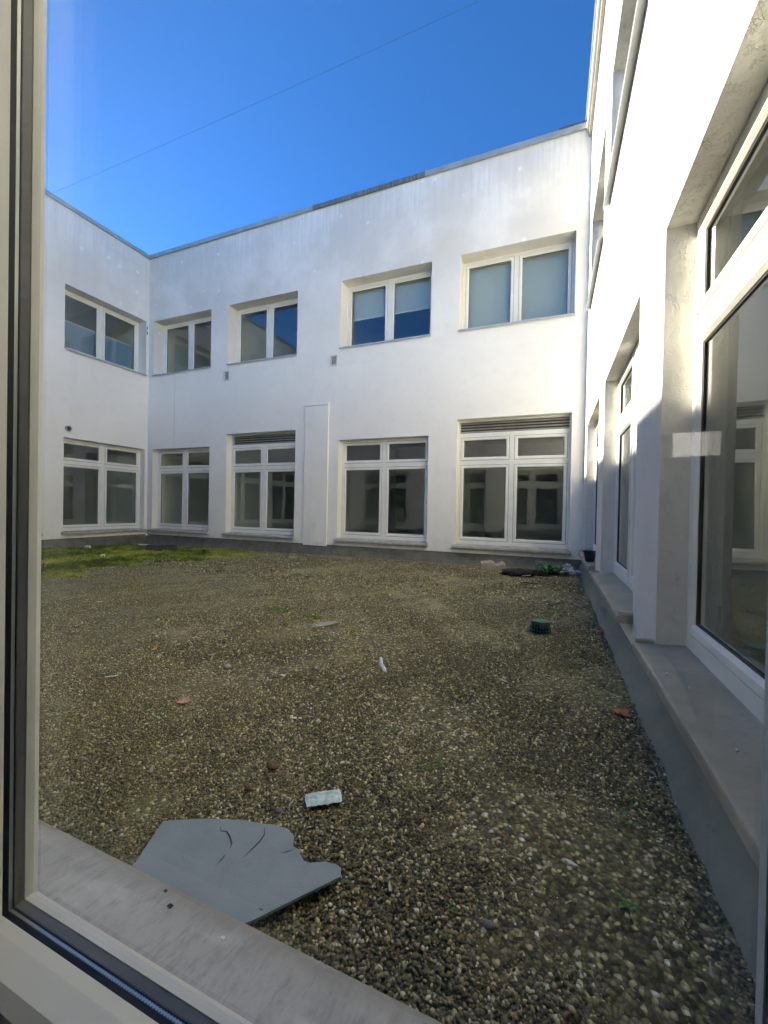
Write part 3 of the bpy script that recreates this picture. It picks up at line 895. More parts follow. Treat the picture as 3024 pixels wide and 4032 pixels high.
def stones():
    t = (1 + 5 ** .5) / 2
    ico = np.array([(-1, t, 0), (1, t, 0), (-1, -t, 0), (1, -t, 0), (0, -1, t), (0, 1, t), (0, -1, -t), (0, 1, -t), (t, 0, -1), (t, 0, 1), (-t, 0, -1), (-t, 0, 1)], float)
    ico /= np.linalg.norm(ico[0])
    icf = np.array([(0, 11, 5), (0, 5, 1), (0, 1, 7), (0, 7, 10), (0, 10, 11), (1, 5, 9), (5, 11, 4), (11, 10, 2), (10, 7, 6), (7, 1, 8), (3, 9, 4), (3, 4, 2), (3, 2, 6), (3, 6, 8), (3, 8, 9), (4, 9, 5), (2, 4, 11), (6, 2, 10), (8, 6, 7), (9, 8, 1)])
    octv = np.array([(1, 0, 0), (-1, 0, 0), (0, 1, 0), (0, -1, 0), (0, 0, 1), (0, 0, -1)], float)
    octf = np.array([(0, 2, 4), (2, 1, 4), (1, 3, 4), (3, 0, 4), (2, 0, 5), (1, 2, 5), (3, 1, 5), (0, 3, 5)])
    pc = np.array([c for c, _ in PAL]); pw = np.array([w for _, w in PAL]); pw = pw / pw.sum()
    def field(y0, y1, sp, rad, base_v, base_f, zoff):
        ny = int((y1 - y0) / sp)
        pts = []
        for j in range(ny):
            y = y0 + j * sp
            xa, xb = -1.98 * y - 0.12, 0.435
            n = int((xb - xa) / sp)
            x = xa + np.arange(n) * sp + (j % 2) * sp * 0.5
            pts.append(np.stack([x, np.full(n, y)], 1))
        p = np.concatenate(pts)
        p += rng.normal(0, sp * 0.30, p.shape)
        keep = (p[:, 0] > -9.9) & (p[:, 0] < 0.425 + 0.012 * np.sin(p[:, 1] * 3.1) + 0.01 * np.sin(p[:, 1] * 11)) & (p[:, 1] > 0.5)
        # bare strip of membrane along the right edge
        strip = (p[:, 0] > 0.335 + 0.02 * np.sin(p[:, 1] * 5)) & (p[:, 0] < 0.375 + 0.02 * np.sin(p[:, 1] * 4 + 1)) & (p[:, 1] < 1.9) & (np.sin(p[:, 1] * 7 + 0.5) > -0.2)
        keep &= ~(strip & (rng.random(len(p)) < 0.8))
        p = p[keep]
        n = len(p)
        r = rad * np.exp(rng.normal(0, 0.28, n))
        sc = np.stack([r * rng.uniform(0.9, 1.5, n), r * rng.uniform(0.75, 1.05, n), r * rng.uniform(0.5, 0.85, n)], 1)
        a = rng.uniform(0, 6.283, n); b = rng.normal(0, 0.45, n)
        ca, sa, cb, sb = np.cos(a), np.sin(a), np.cos(b), np.sin(b)
        jit = rng.uniform(0.8, 1.2, (n, len(base_v), 1))
        v = base_v[None] * jit * sc[:, None, :]
        x, y, z = v[..., 0], v[..., 1], v[..., 2]
        x2 = x * cb[:, None] + z * sb[:, None]; z2 = -x * sb[:, None] + z * cb[:, None]
        x3 = x2 * ca[:, None] - y * sa[:, None]; y3 = x2 * sa[:, None] + y * ca[:, None]
        gz = -0.006 * p[:, 1] + 0.007 * p[:, 0] * (p[:, 1] / 7.7)
        bmp = 0.006 * np.sin(p[:, 0] * 5.1 + 1) * np.sin(p[:, 1] * 4.3) + 0.004 * np.sin(p[:, 0] * 17) * np.sin(p[:, 1] * 13 + 2)
        cz = gz + zoff + bmp + rng.uniform(-0.3, 0.6, n) * rad
        out = np.stack([x3 + p[:, 0:1], y3 + p[:, 1:2], z2 + cz[:, None]], -1)
        ci = rng.choice(len(pc), n, p=pw)
        colr = np.minimum(pc[ci] * np.exp(rng.normal(0, 0.25, (n, 1))) * GR, 0.8)
        k = len(base_v)
        faces = base_f[None] + (np.arange(n) * k)[:, None, None]
        return out.reshape(-1, 3), faces.reshape(-1, 3), np.repeat(colr, k, 0)
    A = field(0.50, 1.9, 0.0079, 0.0041, ico, icf, 0.004)
    B = field(1.9, 4.6, 0.0126, 0.0056, octv, octf, 0.003)
    C = field(4.6, 7.55, 0.028, 0.0092, octv, octf, 0.002)
    for nm, parts, lab in (('gravel_stones', (A, B, C), 'loose brown and tan pebbles lying over the near gravel'),):
        vo = 0; V = []; Fc = []; Cc = []
        for v, f, c in parts:
            V.append(v); Fc.append(f + vo); Cc.append(c); vo += len(v)
        V = np.concatenate(V); Fc = np.concatenate(Fc); Cc = np.concatenate(Cc)
        me = bpy.data.meshes.new(nm)
        me.vertices.add(len(V)); me.vertices.foreach_set('co', V.astype(np.float32).ravel())
        me.loops.add(Fc.size); me.loops.foreach_set('vertex_index', Fc.astype(np.int32).ravel())
        me.polygons.add(len(Fc)); me.polygons.foreach_set('loop_start', np.arange(0, Fc.size, 3, dtype=np.int32))
        me.polygons.foreach_set('use_smooth', np.ones(len(Fc), dtype=bool))
        at = me.color_attributes.new('stone_colour', 'FLOAT_COLOR', 'POINT')
        at.data.foreach_set('color', np.concatenate([Cc, np.ones((len(Cc), 1))], 1).astype(np.float32).ravel())
        me.update(calc_edges=True)
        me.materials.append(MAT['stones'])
        o = bpy.data.objects.new(nm, me); COL.objects.link(o)
        top(o, lab, None, kind='stuff')
        print('stones', len(V), 'tris', len(Fc))
stones()

def moss():
    mb = MB()
    s = 0.035
    x0, x1, y0, y1 = -9.95, -5.2, 2.9, 7.45
    nx, ny = int((x1 - x0) / s), int((y1 - y0) / s)
    idx = {}
    vs = []
    def edge(x, y):
        # signed distance-like mask: positive inside the moss
        lim = -5.95 - 0.35 * (1 - abs((y - 5.2) / 2.2)) + 0.10 * (y - 5)
        front_ = 3.15 - 0.16 * (x + 5.5)
        m = min(lim - x, (y - front_) * 0.9, 7.25 - y + 0.0)
        return m + 0.60 * noise.noise(Vector((x * 1.3, y * 1.3, 2))) + 0.38 * noise.noise(Vector((x * 4.5, y * 4.5, 7)))
    for j in range(ny):
        for i in range(nx):
            x = x0 + i * s; y = y0 + j * s
            m = edge(x, y)
            if m < -0.02: continue
            k = min(1, max(0, m) * 2.5)
            hgt = k * (0.024 + 0.034 * noise.noise(Vector((x * 6, y * 6, 1))) + 0.018 * noise.noise(Vector((x * 17, y * 17, 4))))
            idx[(i, j)] = len(vs)
            vs.append((x + 0.012 * random.random(), y + 0.012 * random.random(), ground(x, y) + 0.006 + max(-0.01, hgt)))
    fs = [(idx[(i, j)], idx[(i + 1, j)], idx[(i + 1, j + 1)], idx[(i, j + 1)]) for (i, j) in idx if (i + 1, j) in idx and (i, j + 1) in idx and (i + 1, j + 1) in idx]
    mb.add(vs, fs)
    rr = random.Random(3)
    for k in range(9000):
        x = rr.uniform(-9.9, -5.0); y = rr.uniform(2.7, 7.4)
        m = edge(x, y)
        if m < -0.25 + 0.3 * rr.random(): continue
        z = ground(x, y) + min(1, max(0, m) * 2.5) * (0.024 + 0.034 * noise.noise(Vector((x * 6, y * 6, 1)))) - 0.004
        h = rr.uniform(0.012, 0.05); w = rr.uniform(0.012, 0.035); a = rr.uniform(0, 6.28)
        c0 = [(x + w * math.cos(a + t), y + w * math.sin(a + t), z) for t in (0, 2.09, 4.19)]
        mb.add(c0 + [(x + rr.uniform(-w, w) * 0.6, y + rr.uniform(-w, w) * 0.6, z + h)], [(0, 1, 3), (1, 2, 3), (2, 0, 3)])
    o = mb.build('moss', 'moss', smooth=False)
    top(o, 'green and yellow moss carpet in the far left corner of the court', None, kind='stuff')
moss()

# ================================================================== small things on the gravel
def gz(x, y): return ground(x, y)

def blob(mb, c, r, seed, amp=0.3, sub=2, squash=(1, 1, 1)):
    bm = bmesh.new()
    bmesh.ops.create_icosphere(bm, subdivisions=sub, radius=1.0)
    vs = []
    for v in bm.verts:
        k = 1 + amp * noise.noise(v.co * 1.7 + Vector((seed, seed * 2.3, 0))) + amp * 0.5 * noise.noise(v.co * 5 + Vector((seed, 0, seed)))
        vs.append((c[0] + v.co.x * r * k * squash[0], c[1] + v.co.y * r * k * squash[1], c[2] + v.co.z * r * k * squash[2]))
    fs = [tuple(v.index for v in f.verts) for f in bm.faces]
    bm.free()
    mb.add(vs, fs)

def extrude_poly(pts, z_of, th):
    """pts: ccw list of (x, y); returns MB with real thickness"""
    mb = MB()
    n = len(pts)
    vs = [(x, y, z_of(x, y) + th) for x, y in pts] + [(x, y, z_of(x, y)) for x, y in pts]
    mb.add(vs, [tuple(range(n)), tuple(range(n, 2 * n))[::-1]] + [(i, n + i, n + (i + 1) % n, (i + 1) % n) for i in range(n)])
    return mb

# broken grey sheet under the near sill
sheet_pts = [(-1.046, 0.874), (-1.008, 0.895), (-0.953, 0.923), (-0.885, 0.95), (-0.821, 0.969), (-0.761, 0.981), (-0.741, 0.987), (-0.71, 0.989), (-0.685, 0.991), (-0.667, 0.98), (-0.656, 0.976), (-0.639, 0.946), (-0.618, 0.942), (-0.606, 0.931), (-0.584, 0.917), (-0.566, 0.918), (-0.531, 0.937), (-0.514, 0.938), (-0.499, 0.94), (-0.485, 0.936), (-0.474, 0.914), (-0.494, 0.887), (-0.541, 0.825), (-0.604, 0.741), (-0.72, 0.60), (-0.96, 0.62), (-0.991, 0.749)]
def sheet_z(x, y): return 0.022 + 0.016 * (x + 0.85) + 0.006 * (y - 0.85)
sh = extrude_poly(sheet_pts[::-1], sheet_z, 0.007).build('broken_sheet', 'sheet')
top(sh, 'broken grey sheet with a jagged edge and cracks lying on the gravel by the sill', 'sheet')
for ck in ([(-0.873, 0.922), (-0.86, 0.91), (-0.843, 0.915), (-0.822, 0.904), (-0.8, 0.888), (-0.792, 0.872)], [(-0.789, 0.852), (-0.787, 0.839), (-0.788, 0.821)],
           [(-0.754, 0.968), (-0.737, 0.948), (-0.733, 0.926), (-0.735, 0.897), (-0.739, 0.86)], [(-0.632, 0.934), (-0.642, 0.924), (-0.655, 0.911)], [(-0.609, 0.768), (-0.602, 0.767), (-0.596, 0.768)]):
    mb = MB()
    n = len(ck)
    for i in range(n - 1):
        (xa, ya), (xb, yb) = ck[i], ck[i + 1]
        dx, dy = xb - xa, yb - ya
        L = math.hypot(dx, dy)
        wa = 0.0019 * math.sin(math.pi * (i + 0.15) / n) + 0.0004; wb = 0.0019 * math.sin(math.pi * (i + 1.0) / n) + 0.0004
        if i == n - 2: wb = 0.0003
        px, py = -dy / L, dx / L
        za, zb = sheet_z(xa, ya) + 0.0078, sheet_z(xb, yb) + 0.0078
        mb.add([(xa - px * wa, ya - py * wa, za), (xa + px * wa, ya + py * wa, za), (xb + px * wb, yb + py * wb, zb), (xb - px * wb, yb - py * wb, zb)], [(0, 1, 2, 3)])
    o = mb.build('crack', 'crack', sh)

# pale blue crumpled wrapper
def wrapper():
    mb = MB()
    c = Vector((-0.668, 1.158)); a = math.radians(37)
    L, Wd = 0.118, 0.062
    nx, ny = 22, 12
    for s in (1, -1):
        vs = []
        for j in range(ny + 1):
            for i in range(nx + 1):
                u, v = i / nx - 0.5, j / ny - 0.5
                lx, ly = u * L * (1 - 0.12 * abs(v)), v * Wd * (1 + 0.15 * noise.noise(Vector((u * 6, 0, 3))))
                ed = (1 - abs(2 * u) ** 6) * (1 - abs(2 * v) ** 4)
                z = s * 0.007 * ed + 0.006 * noise.noise(Vector((u * 9, v * 6, 1))) * ed + 0.003 * noise.noise(Vector((u * 25, v * 14, 2)))
                vs.append((c.x + lx * math.cos(a) - ly * math.sin(a), c.y + lx * math.sin(a) + ly * math.cos(a), 0.020 + z))
        fs = [(j * (nx + 1) + i, j * (nx + 1) + i + 1, (j + 1) * (nx + 1) + i + 1, (j + 1) * (nx + 1) + i) for j in range(ny) for i in range(nx)]
        if s < 0: fs = [f[::-1] for f in fs]
        mb.add(vs, fs)
    top(mb.build('wrapper', 'wrapper', smooth=True), 'pale blue crumpled plastic wrapper on the gravel beyond the grey sheet', 'wrapper')
wrapper()

LOBED = [(0, -1.0), (0.12, -0.55), (0.42, -0.75), (0.38, -0.38), (0.85, -0.42), (0.62, -0.08), (0.95, 0.22), (0.52, 0.22), (0.55, 0.62), (0.22, 0.5), (0.0, 1.0), (-0.22, 0.5), (-0.55, 0.62), (-0.52, 0.22), (-0.95, 0.22), (-0.62, -0.08), (-0.85, -0.42), (-0.38, -0.38), (-0.42, -0.75), (-0.12, -0.55)]
OVAL = [(0, -1), (0.22, -0.7), (0.34, -0.3), (0.36, 0.1), (0.26, 0.5), (0.1, 0.85), (0, 1), (-0.1, 0.85), (-0.26, 0.5), (-0.36, 0.1), (-0.34, -0.3), (-0.22, -0.7)]
def leaf(name, x, y, size, rot, shape, mat, label, curl=0.35, cat='leaf', group=None, zadd=0.012):
    mb = MB()
    n = len(shape)
    rings = [1.0, 0.66, 0.33]
    vs = []
    for k in rings:
        for (u, v) in shape:
            uu, vv = u * k, v * k
            z = curl * (uu * uu * 0.9 + vv * vv * 0.35) + 0.16 * noise.noise(Vector((uu * 2.2 + x * 7, vv * 2.2, y * 5)))
            vs.append((uu * size, vv * size, z * size))
    vs.append((0, 0, 0))
    fs = []
    for r in range(2):
        for i in range(n):
            fs.append((r * n + i, r * n + (i + 1) % n, (r + 1) * n + (i + 1) % n, (r + 1) * n + i))
    for i in range(n): fs.append((2 * n + i, 2 * n + (i + 1) % n, 3 * n))
    c, s = math.cos(rot), math.sin(rot)
    mb.add([(x + a * c - b * s, y + a * s + b * c, gz(x, y) + zadd + z) for a, b, z in vs], fs)
    o = mb.build(name, mat)
    md = o.modifiers.new('thickness', 'SOLIDIFY'); md.thickness = 0.0008
    return top(o, label, cat, group)

G = 'dry leaves blown onto the gravel'
leaf('dry_leaf', 0.322, 2.253, 0.052, 0.9, LOBED, 'leaf_brown', 'large curled brown leaf on the gravel against the right-hand membrane', 0.6, group=G)
leaf('dry_leaf', -2.422, 1.937, 0.045, 0.5, OVAL, 'leaf_orange', 'orange-brown curled leaf on the gravel at the left', 0.8, group=G)
leaf('dry_leaf', -1.649, 1.485, 0.046, 2.2, LOBED, 'leaf_pink', 'faded pinkish-brown lobed leaf on the gravel left of centre', 0.3, group=G)
leaf('dry_leaf', -0.047, 3.90, 0.055, 1.5, OVAL, 'leaf_orange', 'orange leaf lying just behind the green drain guard', 0.3, group=G)
leaf('dry_leaf', -0.084, 4.261, 0.032, 1.2, OVAL, 'leaf_orange', 'small orange leaf a little behind the one at the drain guard', 0.3, group=G)
leaf('dry_leaf', 0.37, 3.75, 0.06, 2.4, OVAL, 'leaf_brown', 'brown leaf propped against the membrane under the second right-hand sill', 0.7, group=G)
leaf('dry_leaf', -0.761, 1.929, 0.030, 0.3, OVAL, 'leaf_pink', 'small pale leaf on the gravel in the middle of the court', 0.3, group=G)
leaf('dry_leaf', -0.536, 1.534, 0.026, 0.7, OVAL, 'leaf_pink', 'small pale narrow leaf on the gravel above the wrapper', 0.3, group=G)

def chip(name, x, y, pts, mat, label, cat, th=0.004, size=0.05, rot=0.0, z=0.012, group=None):
    c, s = math.cos(rot), math.sin(rot)
    pp = [(x + (a * c - b * s) * size, y + (a * s + b * c) * size) for a, b in pts]
    o = extrude_poly(pp, lambda X, Y: gz(x, y) + z + 0.15 * (X - x) * random.uniform(0.6, 1.0), th).build(name, mat)
    return top(o, label, cat, group)
IRR = [(-1, -0.3), (-0.4, -0.5), (0.5, -0.42), (1, -0.1), (0.7, 0.4), (-0.1, 0.5), (-0.8, 0.3)]
chip('membrane_scrap', -1.773, 2.942, [(-1.0, -0.3), (-0.3, -0.55), (0.4, -0.45), (1.1, -0.1), (0.9, 0.45), (0.1, 0.4), (-0.6, 0.2)], 'scrap_grey', 'flat grey membrane scrap on the gravel in the middle distance', 'scrap', 0.003, 0.15, 0.5, 0.008)
chip('slate_chip', 0.048, 4.763, IRR, 'grey_bit', 'flat grey slate chip on the gravel beyond the drain guard', 'chip', 0.006, 0.065, 0.2)
chip('slate_chip', -2.329, 2.471, IRR, 'grey_bit', 'small flat grey chip on the gravel left of centre', 'chip', 0.005, 0.028, 0.4)
chip('slate_chip', -2.007, 2.023, IRR, 'concrete', 'small tan flat chip between the orange leaf and the white scrap', 'chip', 0.006, 0.026, 1.1)
chip('plastic_scrap', -2.242, 1.528, [(-1, -0.2), (0.9, -0.45), (1, 0.3), (0, 0.15), (-0.9, 0.35)], 'white_bit', 'whitish torn plastic scrap on the gravel at the far left', 'scrap', 0.003, 0.034, 0.5, 0.014)
chip('plastic_scrap', -4.104, 2.669, IRR, 'white_bit', 'white scrap lying between the moss and the left window frame', 'scrap', 0.003, 0.045, 0.2, 0.014)
chip('paper_scrap', -0.351, 6.524, [(-1, -0.7), (1, -0.7), (1, 0.7), (-1, 0.7)], 'white_bit', 'white paper scrap in front of the dark soil heap', 'scrap', 0.003, 0.06, 0.1, 0.03)
chip('paper_scrap', 0.066, 1.225, [(-1, -0.15), (0.2, -0.35), (1, 0.0), (0.1, 0.3)], 'white_bit', 'pointed white scrap on the gravel at the lower right', 'scrap', 0.002, 0.020, 2.6, 0.016)
chip('paper_scrap', 0.163, 7.15, [(-1, -0.3), (1, -0.3), (1, 0.3), (-1, 0.3)], 'white_bit', 'white strip between the weeds and the clear bag', 'scrap', 0.012, 0.085, 0.15, 0.03)
chip('red_chip', -0.053, 5.49, IRR, 'leaf_pink', 'tiny reddish chip beyond the drain guard', 'chip', 0.006, 0.022, 0.2)
for (x, y, r, lab) in ((-1.409, 1.948, 0.3, 'cluster of white flakes left of the feather'), (-1.062, 1.573, 2.5, 'small black and white feather on the gravel'), ):
    mb = MB()
    for k in range(5):
        xx, yy = x + random.uniform(-0.03, 0.03), y + random.uniform(-0.014, 0.014)
        blob(mb, (xx, yy, gz(x, y) + 0.016), 0.007, k + x, 0.4, 1, (1.4, 1, 0.4))
    top(mb.build('white_flakes', 'white_bit'), lab, 'debris')

def strip_thing(name, pts, w, mat, label, cat, zoff=0.014):
    mb = MB()
    n = len(pts)
    vs = []
    for i, (x, y) in enumerate(pts):
        ww = w * (0.55 + 0.45 * math.sin(math.pi * (i + 0.5) / n))
        j = min(i, n - 2)
        dx, dy = pts[j + 1][0] - pts[j][0], pts[j + 1][1] - pts[j][1]
        L = math.hypot(dx, dy); px, py = -dy / L * ww, dx / L * ww
        z = gz(x, y) + zoff
        vs += [(x - px, y - py, z), (x, y, z + ww * 0.9), (x + px, y + py, z), (x, y, z - ww * 0.4)]
    fs = [(i * 4 + k, i * 4 + (k + 1) % 4, (i + 1) * 4 + (k + 1) % 4, (i + 1) * 4 + k) for i in range(n - 1) for k in range(4)] + [(0, 1, 2, 3), tuple((n - 1) * 4 + k for k in (3, 2, 1, 0))]
    mb.add(vs, fs)
    return top(mb.build(name, mat), label, cat)
strip_thing('feather', [(-1.009, 2.448), (-0.985, 2.40), (-0.965, 2.35), (-0.93, 2.30), (-0.905, 2.26), (-0.888, 2.24)], 0.012, 'white_bit', 'long white feather on the gravel in the middle of the court', 'feather')
strip_thing('stick', [(-4.30, 2.47), (-4.2, 2.53), (-4.10, 2.60)], 0.010, 'twig', 'straight pale stick on the gravel at the far left', 'stick')
strip_thing('stick', [(-0.40, 5.88), (-0.33, 5.93), (-0.24, 5.92), (-0.16, 5.98)], 0.010, 'soil', 'short dark twig in front of the soil heap', 'stick')
strip_thing('stick', [(-0.30, 6.62), (-0.2, 6.58), (-0.08, 6.54)], 0.012, 'twig', 'pale bent stick beside the white paper scrap', 'stick')
strip_thing('stick', [(-9.75, 7.30), (-9.4, 7.36), (-9.2, 7.38)], 0.025, 'white_bit', 'white stick on the moss below the left corner', 'stick')

for (x, y, r, mat, lab) in ((-1.771, 1.905, 0.022, 'concrete', 'rounded tan stone on the gravel left of centre'), (-0.935, 1.243, 0.020, 'clod', 'dark brown clod between the wrapper and the feather'),
                            (-0.932, 1.112, 0.012, 'clod', 'small dark clod just beyond the grey sheet'), (-0.778, 1.069, 0.011, 'pebble_grey', 'pale grey stone between the sheet and the wrapper'),
                            (-0.117, 0.967, 0.012, 'pebble_grey', 'smooth grey stone on the gravel at the bottom right of centre')):
    mb = MB(); blob(mb, (x, y, gz(x, y) + 0.010 + r * 0.3), r, x * 3, 0.25, 2, (1.25, 0.9, 0.65))
    top(mb.build('loose_stone' if mat != 'clod' else 'soil_clod', mat, smooth=True), lab, 'stone' if mat != 'clod' else 'clod')

# weeds
def weed(x, y, size, n, label, tall=0.5, zadd=0.008):
    r = random.Random(int(abs(x * 1000)) + int(y * 1000))
    root = empty('weed', (x, y, gz(x, y)))
    for k in range(n):
        a = 6.283 * k / n + r.uniform(-0.3, 0.3)
        L = size * r.uniform(0.7, 1.15); w = L * r.uniform(0.22, 0.34)
        up = tall * r.uniform(0.5, 1.2)
        mb = MB()
        vs = []
        for i, (t, ww) in enumerate(((0.0, 0.12), (0.3, 0.45), (0.6, 1.0), (0.85, 0.7), (1.0, 0.05))):
            rad = L * t; z = gz(x, y) + zadd + L * up * math.sin(t * 2.3)
            cx, cy = x + math.cos(a) * rad, y + math.sin(a) * rad
            px, py = -math.sin(a) * w * ww * 0.5, math.cos(a) * w * ww * 0.5
            vs += [(cx - px, cy - py, z), (cx, cy, z - w * 0.12), (cx + px, cy + py, z)]
        fs = []
        for i in range(4):
            fs += [(i * 3, i * 3 + 1, i * 3 + 4, i * 3 + 3), (i * 3 + 1, i * 3 + 2, i * 3 + 5, i * 3 + 4)]
        mb.add(vs, fs)
        mb.build('leaf_blade', 'leaf_green', root)
    return top(root, label, 'weed', 'weeds growing in the gravel')
weed(0.220, 1.470, 0.034, 6, 'green weed seedling at the right beside the membrane')
weed(0.189, 1.148, 0.030, 8, 'leafy weed tuft at the lower right of the gravel')
weed(-0.207, 0.976, 0.016, 6, 'tiny weed near the bottom centre of the gravel')
weed(-0.619, 1.660, 0.026, 6, 'small weed in the middle of the gravel')
weed(-0.42, 1.479, 0.026, 7, 'left one of two weeds side by side on the gravel')
weed(-0.375, 1.517, 0.026, 6, 'right one of two weeds side by side on the gravel')
weed(-0.499, 1.101, 0.014, 5, 'tiny weed to the right of the wrapper')
weed(-0.088, 6.85, 0.17, 22, 'bushy green weed in front of the grey pot', 0.95)
weed(0.09, 7.0, 0.17, 18, 'green weed with drooping leaves beside the clear bag', 0.8)
weed(-0.72, 6.62, 0.06, 9, 'small weed to the left of the dark soil heap', 0.5)
weed(-0.20, 5.60, 0.05, 12, 'low weed patch on the gravel beyond the drain guard', 0.2)

# moss cushions on the gravel
for (x, y, r, lab) in ((-1.444, 2.926, 0.055, 'small green moss cushion right of the grey scrap'), (-2.316, 3.22, 0.09, 'flat moss cushion in the middle distance'), (-1.963, 3.167, 0.07, 'moss cushion behind the grey scrap')):
    mb = MB()
    for k in range(6):
        blob(mb, (x + random.uniform(-r, r), y + random.uniform(-r, r) * 0.5, gz(x, y)), r * random.uniform(0.35, 0.6), k * 1.3 + x, 0.4, 2, (1.3, 0.9, 0.55))
    top(mb.build('moss_cushion', 'moss', smooth=True), lab, 'moss')

# roof drain guard
def drain():
    x, y = -0.074, 3.545
    z = gz(x, y) + 0.004
    root = empty('drain_guard', (x, y, z))
    def tube(mb, pts, r, n=5, closed=False):
        pts = [Vector(p) for p in pts]
        m = len(pts); rings = []
        for i, p in enumerate(pts):
            a = pts[(i - 1) % m] if (closed or i > 0) else p
            b = pts[(i + 1) % m] if (closed or i < m - 1) else p
            t = (b - a).normalized()
            s = t.orthogonal().normalized() if abs(t.z) > 0.9 else t.cross(Vector((0, 0, 1))).normalized()
            q = t.cross(s)
            rings.append([p + (s * math.cos(6.2832 * k / n) + q * math.sin(6.2832 * k / n)) * r for k in range(n)])
        vs = [v for rr in rings for v in rr]
        mm = m if closed else m - 1
        mb.add(vs, [(i * n + k, i * n + (k + 1) % n, ((i + 1) % m) * n + (k + 1) % n, ((i + 1) % m) * n + k) for i in range(mm) for k in range(n)])
    R = 0.076
    mb = MB()
    NR = 20
    for k in range(NR):
        a = 6.2832 * k / NR
        pts = []
        for (rr, zz) in ((R, 0.0), (R * 1.02, 0.025), (R * 0.98, 0.055), (R * 0.88, 0.08), (R * 0.72, 0.095)):
            pts.append((x + rr * math.cos(a), y + rr * math.sin(a), z + zz))
        tube(mb, pts, 0.0032)
    mb.build('rib_cage', 'drain', root, smooth=True)
    mb = MB()
    for (rr, zz) in ((R, 0.004), (R * 1.02, 0.03), (R * 0.97, 0.06)):
        tube(mb, [(x + rr * math.cos(6.2832 * i / 28), y + rr * math.sin(6.2832 * i / 28), z + zz) for i in range(28)], 0.0036, closed=True)
    mb.build('hoops', 'drain', root, smooth=True)
    mb = MB()
    for k in range(NR):
        a = 6.2832 * k / NR
        tube(mb, [(x + R * 0.72 * math.cos(a), y + R * 0.72 * math.sin(a), z + 0.095), (x + R * 0.15 * math.cos(a), y + R * 0.15 * math.sin(a), z + 0.10)], 0.003)
    for rr in (0.74, 0.16):
        tube(mb, [(x + R * rr * math.cos(6.2832 * i / 24), y + R * rr * math.sin(6.2832 * i / 24), z + 0.096) for i in range(24)], 0.004, closed=True)
    mb.build('top_grate', 'drain_top', root, smooth=True)
    mb = MB()
    n = 24
    mb.add([(x + R * 0.84 * math.cos(6.2832 * i / n), y + R * 0.84 * math.sin(6.2832 * i / n), z + zz) for zz in (0.0, 0.075) for i in range(n)], [(i, (i + 1) % n, n + (i + 1) % n, n + i) for i in range(n)] + [tuple(range(n, 2 * n))])
    mb.build('dirt_core', 'soil', root)
    top(root, 'round dark green plastic drain guard standing in the gravel', 'drain guard')
drain()

# broken concrete block
def block():
    x, y = -0.92, 7.12
    z = gz(x, y) - 0.005
    a = math.radians(14)
    prof = [(-0.20, 0.0), (0.19, 0.0), (0.20, 0.125), (0.165, 0.15), (0.10, 0.115), (0.045, 0.105), (0.02, 0.145), (-0.03, 0.16), (-0.20, 0.135)]
    mb = MB()
    n = len(prof)
    vs = []
    for t in (-0.10, 0.10):
        for (u, h) in prof:
            hh = h + (0.012 * noise.noise(Vector((u * 20, t * 9, 1))) if h > 0 else 0) - (0.02 if t < 0 and h > 0 else 0)
            vs.append((x + u * math.cos(a) - t * math.sin(a), y + u * math.sin(a) + t * math.cos(a), z + hh))
    mb.add(vs, [tuple(range(n)), tuple(range(n, 2 * n))[::-1]] + [(i, n + i, n + (i + 1) % n, (i + 1) % n) for i in range(n)])
    top(mb.build('concrete_block', 'concrete', bevel=0.006), 'broken beige concrete block lying by the rear wall', 'block')
block()
# dark kerb stone in the moss
def kerb():
    x, y = -7.75, 6.35
    z = gz(x, y) + 0.015
    mb = MB()
    a = math.radians(33)
    vs = []
    for (w, h) in ((0.31, 0.0), (0.28, 0.15)):
        for (sx, sy) in ((-1, -1), (1, -1), (1, 1), (-1, 1)):
            u, v = sx * w, sy * (0.075 if h else 0.09)
            vs.append((x + u * math.cos(a) - v * math.sin(a), y + u * math.sin(a) + v * math.cos(a), z + h))
    mb.add(vs, [(0, 1, 5, 4), (1, 2, 6, 5), (2, 3, 7, 6), (3, 0, 4, 7), (4, 5, 6, 7), (3, 2, 1, 0)])
    top(mb.build('kerb_stone', 'kerb', bevel=0.012), 'dark grey kerb stone lying on the moss', 'stone')
kerb()

def pot(x, y, z, r0, r1, h, mat, label, square=True, seed=0):
    mb = MB()
    n = 24
    def pt(r, t, zz):
        if square:
            c, s = math.cos(t), math.sin(t)
            k = (abs(c) ** 5 + abs(s) ** 5) ** (-1 / 5)
        else:
            c, s, k = math.cos(t), math.sin(t), 1
        return (x + r * c * k, y + r * s * k, z + zz)
    prof = [(r0 * 0.9, 0.0), (r0, 0.006), (r1 * 0.97, h * 0.86), (r1 * 1.06, h * 0.865), (r1 * 1.08, h), (r1 * 1.0, h), (r1 * 0.92, h * 0.86), (r0 * 0.93, 0.012)]
    vs = [pt(r, 6.2832 * i / n, zz) for i in range(n) for r, zz in prof]
    m = len(prof)
    mb.add(vs, [(i * m + j, ((i + 1) % n) * m + j, ((i + 1) % n) * m + j + 1, i * m + j + 1) for i in range(n) for j in range(m - 1)])
    mb.add([pt(r0 * 0.9, 6.2832 * i / n, 0.0005) for i in range(n)], [tuple(range(n))[::-1]])
    mb.add([pt(r0 * 0.92, 6.2832 * i / n, 0.012) for i in range(n)], [tuple(range(n))])
    o = mb.build('plant_pot', mat)
    return top(o, label, 'pot')
pot(0.445, 5.86, RS - 0.006, 0.050, 0.075, 0.135, 'potdark', 'dark square plant pot standing on the far right-hand sill')
pot(-0.17, 7.46, gz(-0.17, 7.46), 0.072, 0.088, 0.15, 'potgrey', 'pale grey translucent pot on the gravel against the rear membrane', True)

